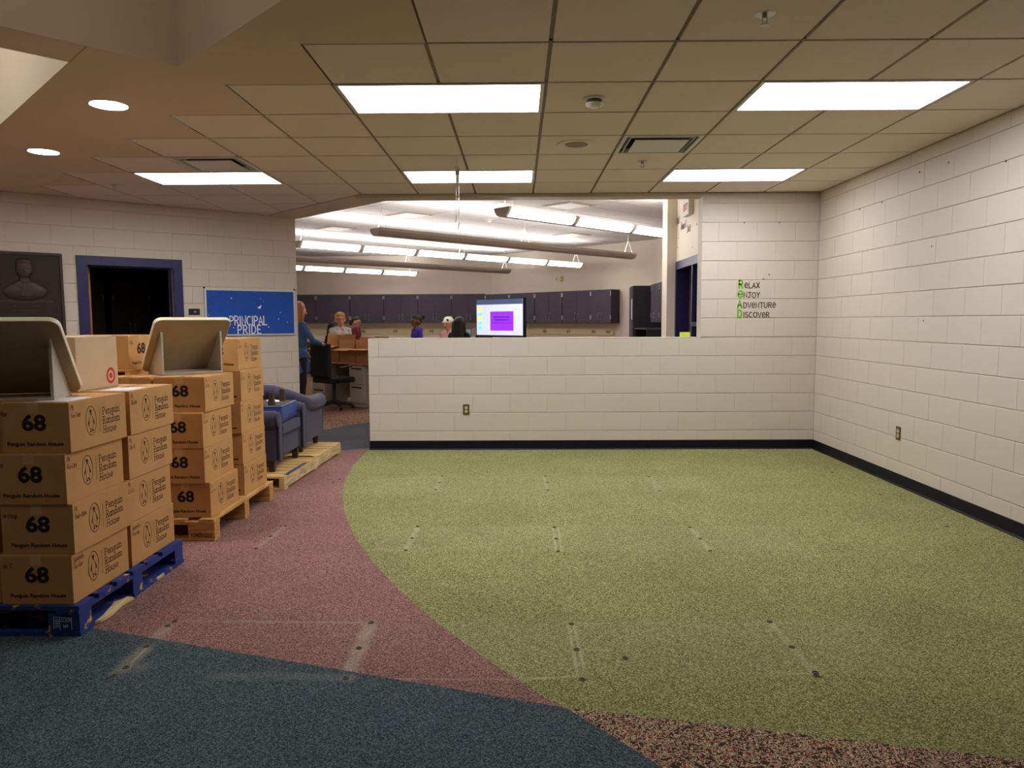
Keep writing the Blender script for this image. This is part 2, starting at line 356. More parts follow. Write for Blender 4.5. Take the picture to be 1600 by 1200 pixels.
# ------------------------------------------------------------------ lettering
def arc(cx, cy, rx, ry, a0, a1, n=8):
    return [(cx+rx*math.cos(R(a0+(a1-a0)*i/n)), cy+ry*math.sin(R(a0+(a1-a0)*i/n))) for i in range(n+1)]
G = {   # strokes on a unit cap height: (advance, [polylines])
 'P': (.62, [[(.08, 0), (.08, 1)], [(.08, 1), (.3, 1)]+arc(.3, .74, .24, .26, 90, -90)+[(.08, .48)]]),
 'R': (.66, [[(.08, 0), (.08, 1)], [(.08, 1), (.3, 1)]+arc(.3, .75, .24, .25, 90, -90)+[(.08, .5)], [(.28, .5), (.58, 0)]]),
 'I': (.26, [[(.12, 0), (.12, 1)]]), 'N': (.68, [[(.08, 0), (.08, 1), (.58, 0), (.58, 1)]]),
 'C': (.66, [arc(.36, .5, .29, .5, 55, 305, 14)]), 'A': (.66, [[(.04, 0), (.33, 1), (.62, 0)], [(.14, .34), (.52, .34)]]),
 'L': (.54, [[(.08, 1), (.08, 0), (.5, 0)]]), 'D': (.68, [[(.08, 0), (.08, 1), (.22, 1)]+arc(.22, .5, .38, .5, 90, -90, 10)+[(.08, 0)]]),
 'E': (.54, [[(.5, 1), (.08, 1), (.08, 0), (.5, 0)], [(.08, .5), (.42, .5)]]),
 'X': (.62, [[(.04, 0), (.56, 1)], [(.04, 1), (.56, 0)]]), 'J': (.6, [[(.1, 1), (.58, 1)], [(.36, 1), (.36, .25)]+arc(.2, .25, .16, .25, 0, -150)]),
 'O': (.76, [arc(.38, .5, .32, .5, 90, 450, 18)]), 'Y': (.6, [[(.02, 1), (.3, .5), (.56, 1)], [(.3, .5), (.26, 0)]]),
 'V': (.62, [[(.02, 1), (.3, 0), (.58, 1)]]), 'T': (.6, [[(.02, 1), (.58, 1)], [(.3, 1), (.3, 0)]]),
 'U': (.68, [[(.08, 1), (.08, .3)]+arc(.33, .3, .25, .3, 180, 360)+[(.58, 1)]]),
 'S': (.56, [arc(.28, .74, .22, .26, 50, 230, 8)+arc(.28, .25, .24, .25, 90, -150, 10)]),
 'H': (.72, [[(.1, 0), (.1, 1)], [(.6, 0), (.6, 1)], [(.1, .5), (.6, .5)]]),
 'M': (.8, [[(.06, 0), (.1, 1), (.38, .3), (.66, 1), (.72, 0)]]), 'G': (.7, [arc(.36, .5, .29, .5, 55, 350, 14)+[(.42, .42)]]),
 'K': (.6, [[(.08, 0), (.08, 1)], [(.54, 1), (.1, .45), (.56, 0)]]), 'B': (.6, [[(.08, 0), (.08, 1), (.3, 1)]+arc(.3, .77, .2, .23, 90, -90)+arc(.3, .27, .24, .27, 90, -90)+[(.08, 0)]]),
 'F': (.5, [[(.5, 1), (.08, 1), (.08, 0)], [(.08, .5), (.42, .5)]]), 'Q': (.76, [arc(.38, .5, .32, .5, 90, 450, 18), [(.45, .2), (.7, -.05)]]),
 'W': (.9, [[(.02, 1), (.22, 0), (.44, .8), (.64, 0), (.86, 1)]]),
 'e': (.54, [[(.07, .32), (.47, .32)]+arc(.27, .31, .21, .31, 5, 320, 14)]),
 'n': (.58, [[(.08, 0), (.08, .62)], [(.08, .42)]+arc(.28, .4, .2, .22, 180, 0)+[(.48, 0)]]),
 'g': (.56, [arc(.26, .36, .19, .25, 60, 420, 14), [(.47, .6), (.47, -.1)]+arc(.27, -.1, .2, .17, 0, -165)]),
 'u': (.58, [[(.08, .62), (.08, .22)]+arc(.27, .22, .19, .22, 180, 360)+[(.46, .62)], [(.46, .3), (.48, 0)]]),
 'i': (.24, [[(.12, 0), (.12, .62)], [(.1, .84), (.14, .9)]]),
 'a': (.54, [arc(.26, .3, .19, .3, 40, 330, 14), [(.45, .62), (.45, 0)]]), 'd': (.56, [arc(.25, .3, .19, .3, 40, 330, 14), [(.46, 1), (.46, 0)]]),
 'o': (.54, [arc(.27, .31, .21, .31, 90, 450, 14)]),
 'm': (.86, [[(.08, 0), (.08, .62)], [(.08, .42)]+arc(.25, .42, .17, .2, 180, 0)+[(.42, 0)], [(.42, .42)]+arc(.59, .42, .17, .2, 180, 0)+[(.76, 0)]]),
 's': (.46, [arc(.23, .46, .16, .16, 50, 250, 7)+arc(.23, .16, .18, .16, 80, -140, 8)]),
 'r': (.4, [[(.08, 0), (.08, .62)], arc(.26, .38, .18, .22, 170, 60, 5)]), 'h': (.58, [[(.08, 0), (.08, 1)], [(.08, .42)]+arc(.28, .4, .2, .22, 180, 0)+[(.48, 0)]]),
 'p': (.56, [[(.1, -.3), (.1, .62)], arc(.28, .3, .18, .3, 160, -160, 12)]), 'k': (.5, [[(.08, 0), (.08, 1)], [(.42, .6), (.1, .3), (.44, 0)]]),
 'l': (.22, [[(.1, 0), (.1, 1)]]), 't': (.4, [[(.18, .9), (.18, 0), (.34, 0)], [(.02, .62), (.36, .62)]]), '-': (.4, [[(.06, .35), (.34, .35)]]),
 '.': (.2, [[(.08, 0), (.1, .04)]]), ' ': (.36, []), '?': (.4, [arc(.2, .76, .16, .22, 170, -60, 8)+[(.2, .3)], [(.19, 0), (.21, .04)]]), "'": (.15, [[(.07, .8), (.07, 1)]]),
}
SERIF = {'P': [(0, .22, 0), (0, .16, 1)], 'R': [(0, .22, 0), (0, .16, 1), (.48, .7, 0)], 'H': [(0, .22, 0), (0, .22, 1), (.5, .72, 0), (.5, .72, 1)],
         'n': [(0, .18, 0), (0, .1, .62), (.38, .58, 0)], 'u': [(0, .1, .62), (.36, .48, .62), (.46, .56, 0)], 'i': [(0, .24, 0), (.02, .12, .62)],
         'a': [(.44, .56, 0), (.37, .46, .62)], 'd': [(.45, .57, 0), (.34, .47, 1)], 'm': [(0, .18, 0), (0, .1, .62), (.34, .52, 0), (.66, .86, 0)], 'g': [(.46, .56, .6)]}
def ribbon(mb, pl, w, T):
    pl = [Vector(p) for p in pl]; n = len(pl); closed = n > 3 and (pl[0]-pl[-1]).length < 1e-4
    L = []; Rr = []
    for i in range(n):
        a = pl[i-1] if i else (pl[-2] if closed else pl[0]); c = pl[i+1] if i < n-1 else (pl[1] if closed else pl[-1])
        d1 = (pl[i]-a); d2 = (c-pl[i])
        d1 = d1.normalized() if d1.length > 1e-9 else d2.normalized(); d2 = d2.normalized() if d2.length > 1e-9 else d1
        t = d1+d2; t = t.normalized() if t.length > 1e-3 else d1
        nn = Vector((-t.y, t.x)); k = 1/max(.5, abs(nn.dot(Vector((-d2.y, d2.x)))))
        ext = Vector((0, 0))
        if not closed and i == 0: ext = -d2*w*.45
        if not closed and i == n-1: ext = d1*w*.45
        L.append(pl[i]+ext+nn*w*.5*k); Rr.append(pl[i]+ext-nn*w*.5*k)
    b = len(mb.v)
    mb.v += [tuple(T(p)) for p in L]+[tuple(T(p)) for p in Rr]
    for i in range(n-1):
        mb.f.append((b+i, b+n+i, b+n+i+1, b+i+1)); mb.mi.append(mb.cur)
def polyfill(mb, poly, T):
    b = len(mb.v); mb.v += [tuple(T(Vector(p))) for p in poly]
    tr = tessellate_polygon([[Vector((p[0], p[1], 0)) for p in poly]])
    for t in tr:
        a = [Vector(poly[i]) for i in t]
        cr = (a[1].x-a[0].x)*(a[2].y-a[0].y)-(a[1].y-a[0].y)*(a[2].x-a[0].x)
        mb.f.append(tuple(b+i for i in (t if cr > 0 else t[::-1]))); mb.mi.append(mb.cur)
def plane_T(o, r, u, off=.0008):
    o = Vector(o); r = Vector(r).normalized(); u = Vector(u).normalized(); nn = r.cross(u)
    return lambda p: o+r*p[0]+u*p[1]+nn*off
def strokes(mb, txt, h, w, T, x0=0, y0=0, sx=1.0, sp=.06, serif=False, slant=0, jit=0, align='l'):
    adv = sum(G[c][0]+sp for c in txt)*h*sx
    x = x0-(adv/2 if align == 'c' else 0)
    for c in txt:
        a, ls = G[c]; j = random.uniform(-jit, jit)*h
        f = lambda p: (x+(p[0]+slant*p[1])*h*sx, y0+p[1]*h+j)
        for l in ls: ribbon(mb, [f(p) for p in l], w, T)
        if serif:
            for (a0, a1, yy) in SERIF.get(c, []): ribbon(mb, [f((a0, yy)), f((a1, yy))], w, T)
        x += (a+sp)*h*sx
    return x
def font(mb, txt, size, T, x0=0, y0=0, bold=0, align='CENTER', sx=1.0, space=1.0):
    cu = bpy.data.curves.new('t', 'FONT'); cu.body = txt; cu.size = size; cu.offset = bold; cu.align_x = align; cu.resolution_u = 4; cu.space_character = space
    o = bpy.data.objects.new('t', cu); COL.objects.link(o)
    me = bpy.data.meshes.new_from_object(o.evaluated_get(bpy.context.evaluated_depsgraph_get()))
    b = len(mb.v); mb.v += [tuple(T(Vector((x0+v.co.x*sx, y0+v.co.y)))) for v in me.vertices]
    for p in me.polygons: mb.f.append(tuple(b+i for i in p.vertices)); mb.mi.append(mb.cur)
    bpy.data.objects.remove(o); bpy.data.curves.remove(cu); bpy.data.meshes.remove(me)

#SECTION2
# ================================================================== STRUCTURE
H = 2.75; HL = 3.2; XR = 3.209; YF = 8.02; XL = -1.627; XO = 1.966; CH = .2032; BL = .4064; T = .6096; GX, GY = .1634, 3.1116
WB = Vector((-2.89, 9.72)); WD = Vector((.754, .657)).normalized(); WN = Vector((WD.y, -WD.x))
WRZ = math.atan2(WD.y, WD.x)
def wl(s, t=0):                     # point on the angled left wall: s along (0 = free end), t out of the wall into the room
    return WB+WD*s+WN*t

# ---- floor: a slab and the carpets laid on it
fb = MB().box(-9.4, 4.2, -3.7, 21, -.2, -.004)
FLOOR = struct('floor', fb, CSPECK2, 'speckled brown carpet covering the floor slab')
def carpet_piece(name, poly, m, label):
    o = MB().prism(poly, -.004, 0).build(name, m, FLOOR); o['label'] = label
CC, CRD = Vector((6.825, 7.802)), 8.47
a0 = math.atan2(.25, -8.466); a0 += 2*math.pi if a0 < 0 else 0
a1 = math.atan2(2.586-CC.y, .17-CC.x)+2*math.pi
ARC = [(CC.x+CRD*math.cos(a0+(a1-a0)*i/60), CC.y+CRD*math.sin(a0+(a1-a0)*i/60)) for i in range(61)]
ARC[-1] = (.17, 2.586)
carpet_piece('green_carpet', ARC+[(3.4, 1.873), (3.4, 8.06)], CGREEN, 'olive green carpet with a curved edge')
carpet_piece('speckled_carpet', [(.17, 2.586), (3.4, -1.572), (3.4, 1.873)], CSPECK, 'cream and red speckled carpet wedge')
carpet_piece('blue_carpet', [(-8.6, 5.488), (-8.6, -3.6), (3.4, -3.6), (3.4, -1.572), (.17, 2.586)], CBLUE, 'dark slate blue carpet')
carpet_piece('mauve_carpet', [(-7.55, 5.14), (.17, 2.586)]+ARC[-2::-1]+[(-1.657, 8.144)], CRED, 'dusty mauve carpet strip')
carpet_piece('grey_carpet', [(-4.1, 6.9), (-1.2, 8.377), (-1.2, 11.81), (-2.584, 9.466)], CGREY, 'dark grey carpet band')

# ---- painted concrete blocks
BM = {}
def block_mesh(w, h):
    k = (round(w, 3), round(h, 3))
    if k in BM: return BM[k]
    x, g, cv, ch_, d = w/2-.0001, .0021, .0038, .0024, .03
    vs = [(-x+ch_, 0, g+cv), (x-ch_, 0, g+cv), (x-ch_, 0, h-g-cv), (-x+ch_, 0, h-g-cv),
          (-x, .0026, g), (x, .0026, g), (x, .0026, h-g), (-x, .0026, h-g), (-x, d, g), (x, d, g), (x, d, h-g), (-x, d, h-g)]
    fs = [(0, 1, 2, 3)]+[(4+i, 4+(i+1) % 4, (i+1) % 4, i) for i in range(4)]+[(8+i, 8+(i+1) % 4, 4+(i+1) % 4, 4+i) for i in range(4)]
    me = bpy.data.meshes.new('block'); me.from_pydata(vs, [], fs); me.materials.append(PAINT); BM[k] = me
    return me
def cut(rects, hole):
    out = []
    for (a, b, c, d) in rects:
        x0, x1, z0, z1 = hole
        if b <= x0 or a >= x1 or d <= z0 or c >= z1: out.append((a, b, c, d)); continue
        if a < x0: out.append((a, x0, c, d))
        if b > x1: out.append((x1, b, c, d))
        m0, m1 = max(a, x0), min(b, x1)
        if c < z0: out.append((m0, m1, c, z0))
        if d > z1: out.append((m0, m1, z1, d))
    return out
def blocks(parent, O, d, s0, s1, z0, z1, phase, holes=()):
    rz = math.atan2(d.y, d.x); nin = Vector((-d.y, d.x))
    for k in range(int(z1/CH)+1):
        za, zb = max(k*CH, z0), min((k+1)*CH, z1)
        if zb-za < .012: continue
        ph = phase+(BL/2 if k % 2 else 0); i0 = math.floor((s0-ph)/BL)
        s = ph+i0*BL
        while s < s1:
            rects = [(max(s, s0), min(s+BL, s1), za, zb)]
            for h in holes: rects = cut(rects, h)
            for (a, b, c, e) in rects:
                if b-a < .02 or e-c < .012: continue
                p = O+d*((a+b)/2)+nin*random.uniform(-.0006, .0008)
                link('block', block_mesh(b-a, e-c), parent, (p.x, p.y, c), rz)
            s += BL

# far wall: half wall, pier and header
g = .007
mb = MB().box(XL+.003, XO+.1, YF+g, YF+.2, 0, 6*CH-.004).box(XO+.004, XR+.3, YF+g, YF+.2, 0, 3.3).box(XL-.1, XO+.1, YF, YF+.2, H-.035, 3.3)
WFAR = struct('wall_far', mb, PAINTM, 'cream painted block half wall with a full height pier')
blocks(WFAR, Vector((0, YF)), Vector((1, 0)), XL, XR, 0, 6*CH-.006, -1.11-BL/2)
blocks(WFAR, Vector((0, YF)), Vector((1, 0)), XO, XR, 6*CH, H, -1.11-BL/2)
MB().box(XL-.002, XO+.001, YF-.001, YF+.202, 6*CH-.006, 6*CH).build('cap', PAINT, WFAR, bevel=.002)
MB().box(XL-.001, XL+.004, YF+.001, YF+.2, 0, 6*CH-.006).build('end_face', PAINT, WFAR)
# right wall
mb = MB().box(XR+g, XR+.25, -3.6, YF+.2, 0, 3.3)
WRIGHT = struct('wall_right', mb, PAINTM, 'long cream painted block wall')
blocks(WRIGHT, Vector((XR, 0)), Vector((0, -1)), -YF, -3.2, 0, H, -YF)
MB().box(XR, XR+.02, -3.6, 3.2, 0, H).build('plain_stretch', PAINT, WRIGHT)
# angled left wall, with the dark doorway
DS0, DS1, DZ = -2.413, -1.525, 2.035
M = Matrix.Translation((WB.x, WB.y, 0)) @ Matrix.Rotation(WRZ, 4, 'Z')
mb = MB().box(-7.2, DS0, g, .2, 0, 3.3, M).box(DS1, -.003, g, .2, 0, 3.3, M).box(DS0, DS1, g, .2, DZ, 3.3, M)
WLEFT = struct('wall_left', mb, PAINTM, 'cream painted block wall set at an angle')
blocks(WLEFT, WB, WD, -4.1, 0, 0, H, -.1, [(DS0, DS1, 0, DZ)])
MB().box(-7.2, -4.1, 0, .02, 0, H, M).build('plain_stretch', PAINT, WLEFT)
MB().box(-.004, .001, .001, .2, 0, 3.3, M).build('end_face', PAINT, WLEFT)
# closing walls behind the camera
struct('wall_back', MB().box(-8.7, XR+.3, -3.7, -3.5, 0, 3.3), PAINT, 'cream wall behind the open floor')
struct('wall_side', MB().box(-8.7, -8.5, -3.7, 5.2, 0, 3.3), PAINT, 'cream wall closing the open floor')

# baseboards
def baseboard(name, a, b, out, label):
    a, b, o = Vector(a), Vector(b), Vector(out); rz = math.atan2((b-a).y, (b-a).x); L = (b-a).length
    mbx = MB(); prof = [(0, 0), (-.014, 0), (-.012, .006), (-.006, .014), (-.0045, .098), (-.002, .1016), (0, .1016)]
    n = len(prof); vs = [(0, p[0], p[1]) for p in prof]+[(L, p[0], p[1]) for p in prof]
    mbx.add(vs, [(i, (i+1) % n, (i+1) % n+n, i+n) for i in range(n)]+[tuple(range(n)), tuple(range(2*n-1, n-1, -1))])
    ob = struct(name, mbx, BASE, label); ob.location = (a.x, a.y, 0); ob.rotation_euler = (0, 0, rz)
baseboard('baseboard_far', (XL, YF), (XR-.001, YF), (0, -1), 'navy rubber base along the half wall')
baseboard('baseboard_right', (XR, YF), (XR, -3.5), (-1, 0), 'navy rubber base along the long wall')
baseboard('baseboard_end', (XL, YF+.2), (XL, YF), (-1, 0), 'navy rubber base on the half wall end')
for s0, s1, nm in ((-7, DS0-.1, 'baseboard_left'), (DS1+.1, 0, 'baseboard_left')):
    p, q = wl(s0), wl(s1); baseboard(nm, p, q, WN, 'navy rubber base under the angled wall')

# ---- ceiling: drywall with two raised wells, then the lay-in tiles
def colL(r): return -1-r
outer = [(GX, GY-T)]
for r in range(0, 8):
    y = GY+r*T; outer += [(GX+(colL(r)+1)*T, y), (GX+colL(r)*T, y)]
outer += [(GX-8*T, GY+8*T), (-5.4, GY+8*T), (-8.7, GY+8*T), (-8.7, -3.7), (XR+.2, -3.7), (XR+.2, GY-T)]
c1 = [(-1.79, 4.03), (-.09, 2.33), (-1.79, .63), (-3.49, 2.33)]
c2 = [(-2.324, 3.944), (-3.88, 2.388), (-5.436, 3.944), (-3.88, 5.5)]
loops = [outer, c1, c2]; allp = [p for l in loops for p in l]
tr = tessellate_polygon([[Vector((p[0], p[1], 0)) for p in l] for l in loops])
mb = MB(); fs = []
for t in tr:
    A, B_, C_ = (allp[i] for i in t)
    cr = (B_[0]-A[0])*(C_[1]-A[1])-(B_[1]-A[1])*(C_[0]-A[0])
    fs.append(tuple(t[::-1]) if cr > 0 else tuple(t))
mb.add([(p[0], p[1], H) for p in allp], fs)
CEIL = struct('ceiling', mb, DRY, 'warm beige plaster ceiling with raised square wells')
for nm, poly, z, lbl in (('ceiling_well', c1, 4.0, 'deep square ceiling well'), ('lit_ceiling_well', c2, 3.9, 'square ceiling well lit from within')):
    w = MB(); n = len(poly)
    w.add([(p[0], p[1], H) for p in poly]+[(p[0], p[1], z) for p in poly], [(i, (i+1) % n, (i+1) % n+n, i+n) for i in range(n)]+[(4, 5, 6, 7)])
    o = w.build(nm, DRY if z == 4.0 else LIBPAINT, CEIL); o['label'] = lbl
MB().box(-.15, .15, -.003, .003, H-.0015, H+.001, Matrix.Translation((-2.21, 3.835, 0)) @ Matrix.Rotation(R(135), 4, 'Z')).build('plaster_joint', LAMD, CEIL)
# backing above the tiles
pd = MB()
for r in range(-1, 8): pd.box(max(GX+colL(r)*T, -5.4), XR+.2, GY+r*T, GY+(r+1)*T, H+.05, H+.07)
pd.prism([(-1.68, GY+8*T), (-3.35, 9.66), (-5.4, GY+8*T)], H+.05, H+.07)
pd.build('plenum_deck', DARK, CEIL)
# soffit strip over the opening
MB().prism([(-3.28, 9.60), (-1.67, 7.99), (-1.62, 8.03), (-1.25, 8.19), (-2.87, 9.81)], H-.004, 3.35).build('soffit', DRY, CEIL)

LIGHT_CELLS = {(-2, 2), (-1, 2), (2, 2), (3, 2), (-2, 6), (-1, 6), (2, 6), (3, 6), (-6, 6), (-5, 6)}
VENT_CELLS = {(1, 4), (-5, 5)}
def clip(poly, nx, ny, c):        # keep nx*x+ny*y<=c
    out = []
    for i in range(len(poly)):
        p, q = poly[i], poly[(i+1) % len(poly)]; dp = nx*p[0]+ny*p[1]-c; dq = nx*q[0]+ny*q[1]-c
        if dp <= 0: out.append(p)
        if dp*dq < 0:
            t = dp/(dp-dq); out.append((p[0]+(q[0]-p[0])*t, p[1]+(q[1]-p[1])*t))
    return out
e = .0095                          # reveal round a tile
h_ = T/2-e
tv = [(-h_, -h_, 0), (h_, -h_, 0), (h_, h_, 0), (-h_, h_, 0), (-h_, -h_, .02), (h_, -h_, .02), (h_, h_, .02), (-h_, h_, .02)]
tile_me = MB().add([(x*.994 if z == 0 else x, y*.994 if z == 0 else y, z) for x, y, z in tv], [(3, 2, 1, 0), (0, 1, 5, 4), (1, 2, 6, 5), (2, 3, 7, 6), (3, 0, 4, 7)]).mesh('ceiling_tile', TILE)
for r in range(-1, 12):
    for c in range(colL(r), 5):
        if (c, r) in LIGHT_CELLS or (c, r) in VENT_CELLS: continue
        x0, y0 = GX+c*T, GY+r*T; x1, y1 = x0+T, y0+T
        poly = [(x0+e, y0+e), (x1-e, y0+e), (x1-e, y1-e), (x0+e, y1-e)]
        pc = poly
        if r >= 8: pc = clip(pc, 1, 1, 6.31)
        lc = -WN.x*WB.x-WN.y*WB.y
        pc = clip(pc, -WN.x, -WN.y, lc-.004) if pc else pc
        if len(pc) < 3: continue
        if pc == poly:
            link('ceiling_tile', tile_me, CEIL, ((x0+x1)/2, (y0+y1)/2, H))
        else:
            ar = abs(sum(pc[i][0]*pc[(i+1) % len(pc)][1]-pc[(i+1) % len(pc)][0]*pc[i][1] for i in range(len(pc))))/2
            if ar > .004: MB().prism(pc, H, H+.02).build('ceiling_tile', TILE, CEIL)
# exposed grid runners, a little above the tile faces
def grid_runner(x0, x1, y0, y1):
    MB().box(x0, x1, y0, y1, H+.012, H+.03).build('grid_runner', GRID, CEIL)
for c in range(-8, 6):
    ra = max(-1, -1-c); x = GX+c*T
    yend = min(GY+11*T, 6.31-x if x < -1.68 else YF-.001, WB.y+(x-WB.x)*WD.y/WD.x)
    grid_runner(x-.012, min(x+.012, XR), GY+(ra if c < 0 else -1)*T, yend)
for r in range(-1, 9):
    y = GY+r*T; grid_runner(max(GX+colL(r)*T, -4.75), min(XR, (6.31-y) if y > 8.03 else 9), y-.012, min(y+.012, YF-.001) if r < 8 else y)
MB().box(XL, XR, YF-.05, YF, H+.002, H+.02).build('wall_angle', GRID, CEIL)

# ---- library shell
def wseg(name, a, b, th, z1, m, label, z0=0):
    a, b = Vector(a), Vector(b); d = (b-a).normalized(); n = Vector((-d.y, d.x))*th
    return struct(name, MB().prism([a, b, b+n, a+n] if th > 0 else [a+n, b+n, b, a], z0, z1), m, label)
wseg('wall_library_far', (-9.2, 20.6), (-.75, 20.6), .2, 3.3, LIBPAINT, 'cream wall behind the row of grey cabinets')
wseg('wall_library_angled', (-.85, 20.7), (3.2, 16.65), .2, 3.3, LIBPAINT, 'cream angled wall of the library')
wseg('wall_library_right', (3.1, 16.9), (3.1, 10.2), .2, 3.3, LIBPAINT, 'cream side wall of the library')
wseg('wall_library_left', (-9.1, 16.6), (-2.95, 9.92), -.15, 3.3, LIBPAINT, 'cream wall on the far side of the dark room')
wseg('wall_library_end', (-9.1, 16.4), (-9.1, 20.8), .15, 3.3, LIBPAINT, 'cream end wall of the library')
DWX = 2.05
struct('wall_library_door', MB().box(DWX, DWX+.15, YF+.2, 8.5, 0, 3.3).box(DWX, DWX+.15, 8.5, 9.7, 2.14, 3.3).box(DWX-.12, DWX+.3, 9.7, 10.02, 0, 3.3).box(DWX+.1, 3.3, 9.98, 10.2, 0, 3.3),
       LIBPAINT, 'pale wall with a navy framed door in the library')
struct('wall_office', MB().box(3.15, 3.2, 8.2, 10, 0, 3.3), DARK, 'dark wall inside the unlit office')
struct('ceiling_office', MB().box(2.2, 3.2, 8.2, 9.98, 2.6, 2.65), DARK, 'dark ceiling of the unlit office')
LCEIL = struct('ceiling_library', MB().box(-9.4, 3.6, 8, 21, HL+.006, HL+.1), GRID, 'white tiled ceiling of the library')
lt = MB().prism([(-.295, -.600), (.295, -.600), (.295, .600), (-.295, .600)], 0, .02).mesh('library_tile', LTILE)
d1 = Vector((.7071, .7071)); d2 = Vector((.7071, -.7071))
LVENT = {}
for i in range(2, 20):
    for j in range(-32, -4):
        p = d1*(i*2*T)+d2*(j*T)
        if p.y < 9.2 or p.y > 20.9 or p.x < -6.9 or p.x > 3.4 or p.x+p.y > 20.6 or p.x+p.y < 7 or p.x/p.y < -.42: continue
        link('ceiling_tile', lt, LCEIL, (p.x, p.y, HL), -R(45))

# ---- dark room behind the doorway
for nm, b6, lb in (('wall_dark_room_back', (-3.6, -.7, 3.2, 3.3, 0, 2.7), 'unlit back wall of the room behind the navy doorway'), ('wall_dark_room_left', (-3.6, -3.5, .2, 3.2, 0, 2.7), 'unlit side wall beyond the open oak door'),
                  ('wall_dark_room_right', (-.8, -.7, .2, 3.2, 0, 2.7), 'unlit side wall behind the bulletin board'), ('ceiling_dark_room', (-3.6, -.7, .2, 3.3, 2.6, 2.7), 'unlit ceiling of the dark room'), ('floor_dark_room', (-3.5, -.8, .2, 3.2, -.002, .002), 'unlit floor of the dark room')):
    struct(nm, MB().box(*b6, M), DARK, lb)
#SECTION3
# ================================================================== CEILING FIXTURES
def troffer(c, r, label):
    x0, y0 = GX+c*T, GY+r*T
    t = thing('ceiling_light', label, 'light', (x0+T, y0+T/2, H), 0, 'rectangular ceiling lights')
    f = MB(); w, d, k = T-.008, T/2-.008, .022
    f.box(-w, w, -d, -d+k, -.004, .03).box(-w, w, d-k, d, -.004, .03).box(-w, -w+k, -d+k, d-k, -.004, .03).box(w-k, w, -d+k, d-k, -.004, .03)
    f.build('frame', WHITEM, t)
    MB().box(-w+k, w-k, -d+k, d-k, .004, .02).build('diffuser', E1, t)
troffer(-2, 2, 'lit rectangular ceiling light over the middle of the green carpet')
troffer(2, 2, 'lit rectangular ceiling light closest to the long block wall')
troffer(-2, 6, 'lit ceiling light behind the hanging clear sign')
troffer(2, 6, 'lit ceiling light over the wall lettering')
troffer(-6, 6, 'lit ceiling light before the navy doorway')
for c_, lb in ((2, 'added unseen ceiling light over the back of the room beside the long wall'), (-2, 'added unseen ceiling light over the back of the room by the deep ceiling well'), (-6, 'added unseen ceiling light over the back of the room by the side wall')):  # out-of-view troffers added to brighten the carton fronts and ceiling
    troffer(c_, -6, lb)
def vent(c, r, label):
    t = thing('ceiling_vent', label, 'vent', (GX+c*T+T/2, GY+r*T+T/2, H))
    a = .296; f = MB()
    f.box(-a, a, -a, -a+.03, -.003, .012).box(-a, a, a-.03, a, -.003, .012).box(-a, -a+.03, -a+.03, a-.03, -.003, .012).box(a-.03, a, -a+.03, a-.03, -.003, .012)
    f.build('frame', WHITEM, t)
    MB().box(-.2, .2, -.2, .2, -.012, -.006).build('face_plate', WHITEM, t, bevel=.003)
    MB().box(-a+.03, a-.03, -a+.03, a-.03, .035, .04).build('duct_throat', DARK, t)
    s = MB()
    for q in (.235, ):
        for (x0, x1, y0, y1) in ((-q-.006, q+.006, -q-.006, -q), (-q-.006, q+.006, q, q+.006), (-q-.006, -q, -q, q), (q, q+.006, -q, q)): s.box(x0, x1, y0, y1, -.004, .03)
    s.build('vane', WHITEM, t)
vent(1, 4, 'square air vent between the speaker grille and the long block wall')
vent(-5, 5, 'square air vent beside the light before the navy doorway')
# smoke detector
t = thing('smoke_detector', 'white round smoke detector on a ceiling tile', 'detector', (GX+T/2, GY+2.5*T, H))
MB().lathe([(.001, -.012), (.068, -.012), (.068, 0)], 28).build('base', WHITE, t)
MB().lathe([(.001, -.055), (.03, -.054), (.05, -.046), (.054, -.036), (.054, -.032)], 28).build('cover', WHITE, t, smooth=True)
MB().lathe([(.046, -.034), (.046, -.012)], 28).build('vent_ring', BROWNP, t)
MB().ell((.03, 0, -.052), (.004, .004, .004)).build('indicator', RED, t)
# round speaker grille
t = thing('speaker_grille', 'round beige speaker grille set in a ceiling tile', 'speaker', (GX+.47*T, GY+4.42*T, H))
MB().lathe([(.001, -.004), (.14, -.006), (.15, -.003), (.152, 0)], 36).build('rim', TILE, t, smooth=True)
MB().lathe([(.001, -.009), (.085, -.009), (.088, -.005)], 32).build('mesh_disc', GRID, t)
def sprinkler(x, y, label):
    t = thing('sprinkler_head', label, 'sprinkler', (x, y, H))
    MB().lathe([(.001, -.004), (.04, -.003), (.045, 0)], 20).build('escutcheon', STEEL, t)
    MB().frustum(0, 0, -.02, .012, -.004, .012).box(-.011, -.008, -.002, .002, -.045, -.02).box(.008, .011, -.002, .002, -.045, -.02).build('frame_arm', STEEL, t)
    MB().lathe([(.001, -.05), (.02, -.05), (.02, -.046), (.001, -.046)], 14).build('deflector', STEEL, t)
p = atz(1195, 22, H); sprinkler(p.x, p.y, 'chrome sprinkler head beside the light closest to the long wall')
p = atz(1004, 252, H); sprinkler(p.x, p.y, 'small sprinkler head between the vent and the wall lettering light')
p = atz(178, 288, H); sprinkler(p.x, p.y, 'small dark sprinkler head near the angled wall')
def downlight(px, py, label):
    p = atz(px, py, H); t = thing('downlight', label, 'light', (p.x, p.y, H), 0, 'round recessed downlights')
    MB().lathe([(.105, 0), (.108, -.004), (.122, -.004), (.125, 0)], 32).build('trim_ring', WHITEM, t)
    MB().lathe([(.001, -.002), (.105, -.002), (.105, 0)], 32).build('lens', E2, t)
downlight(170, 164, 'round lit downlight between the lit ceiling well and the tiles')
downlight(68, 237, 'round lit downlight closest to the angled wall')
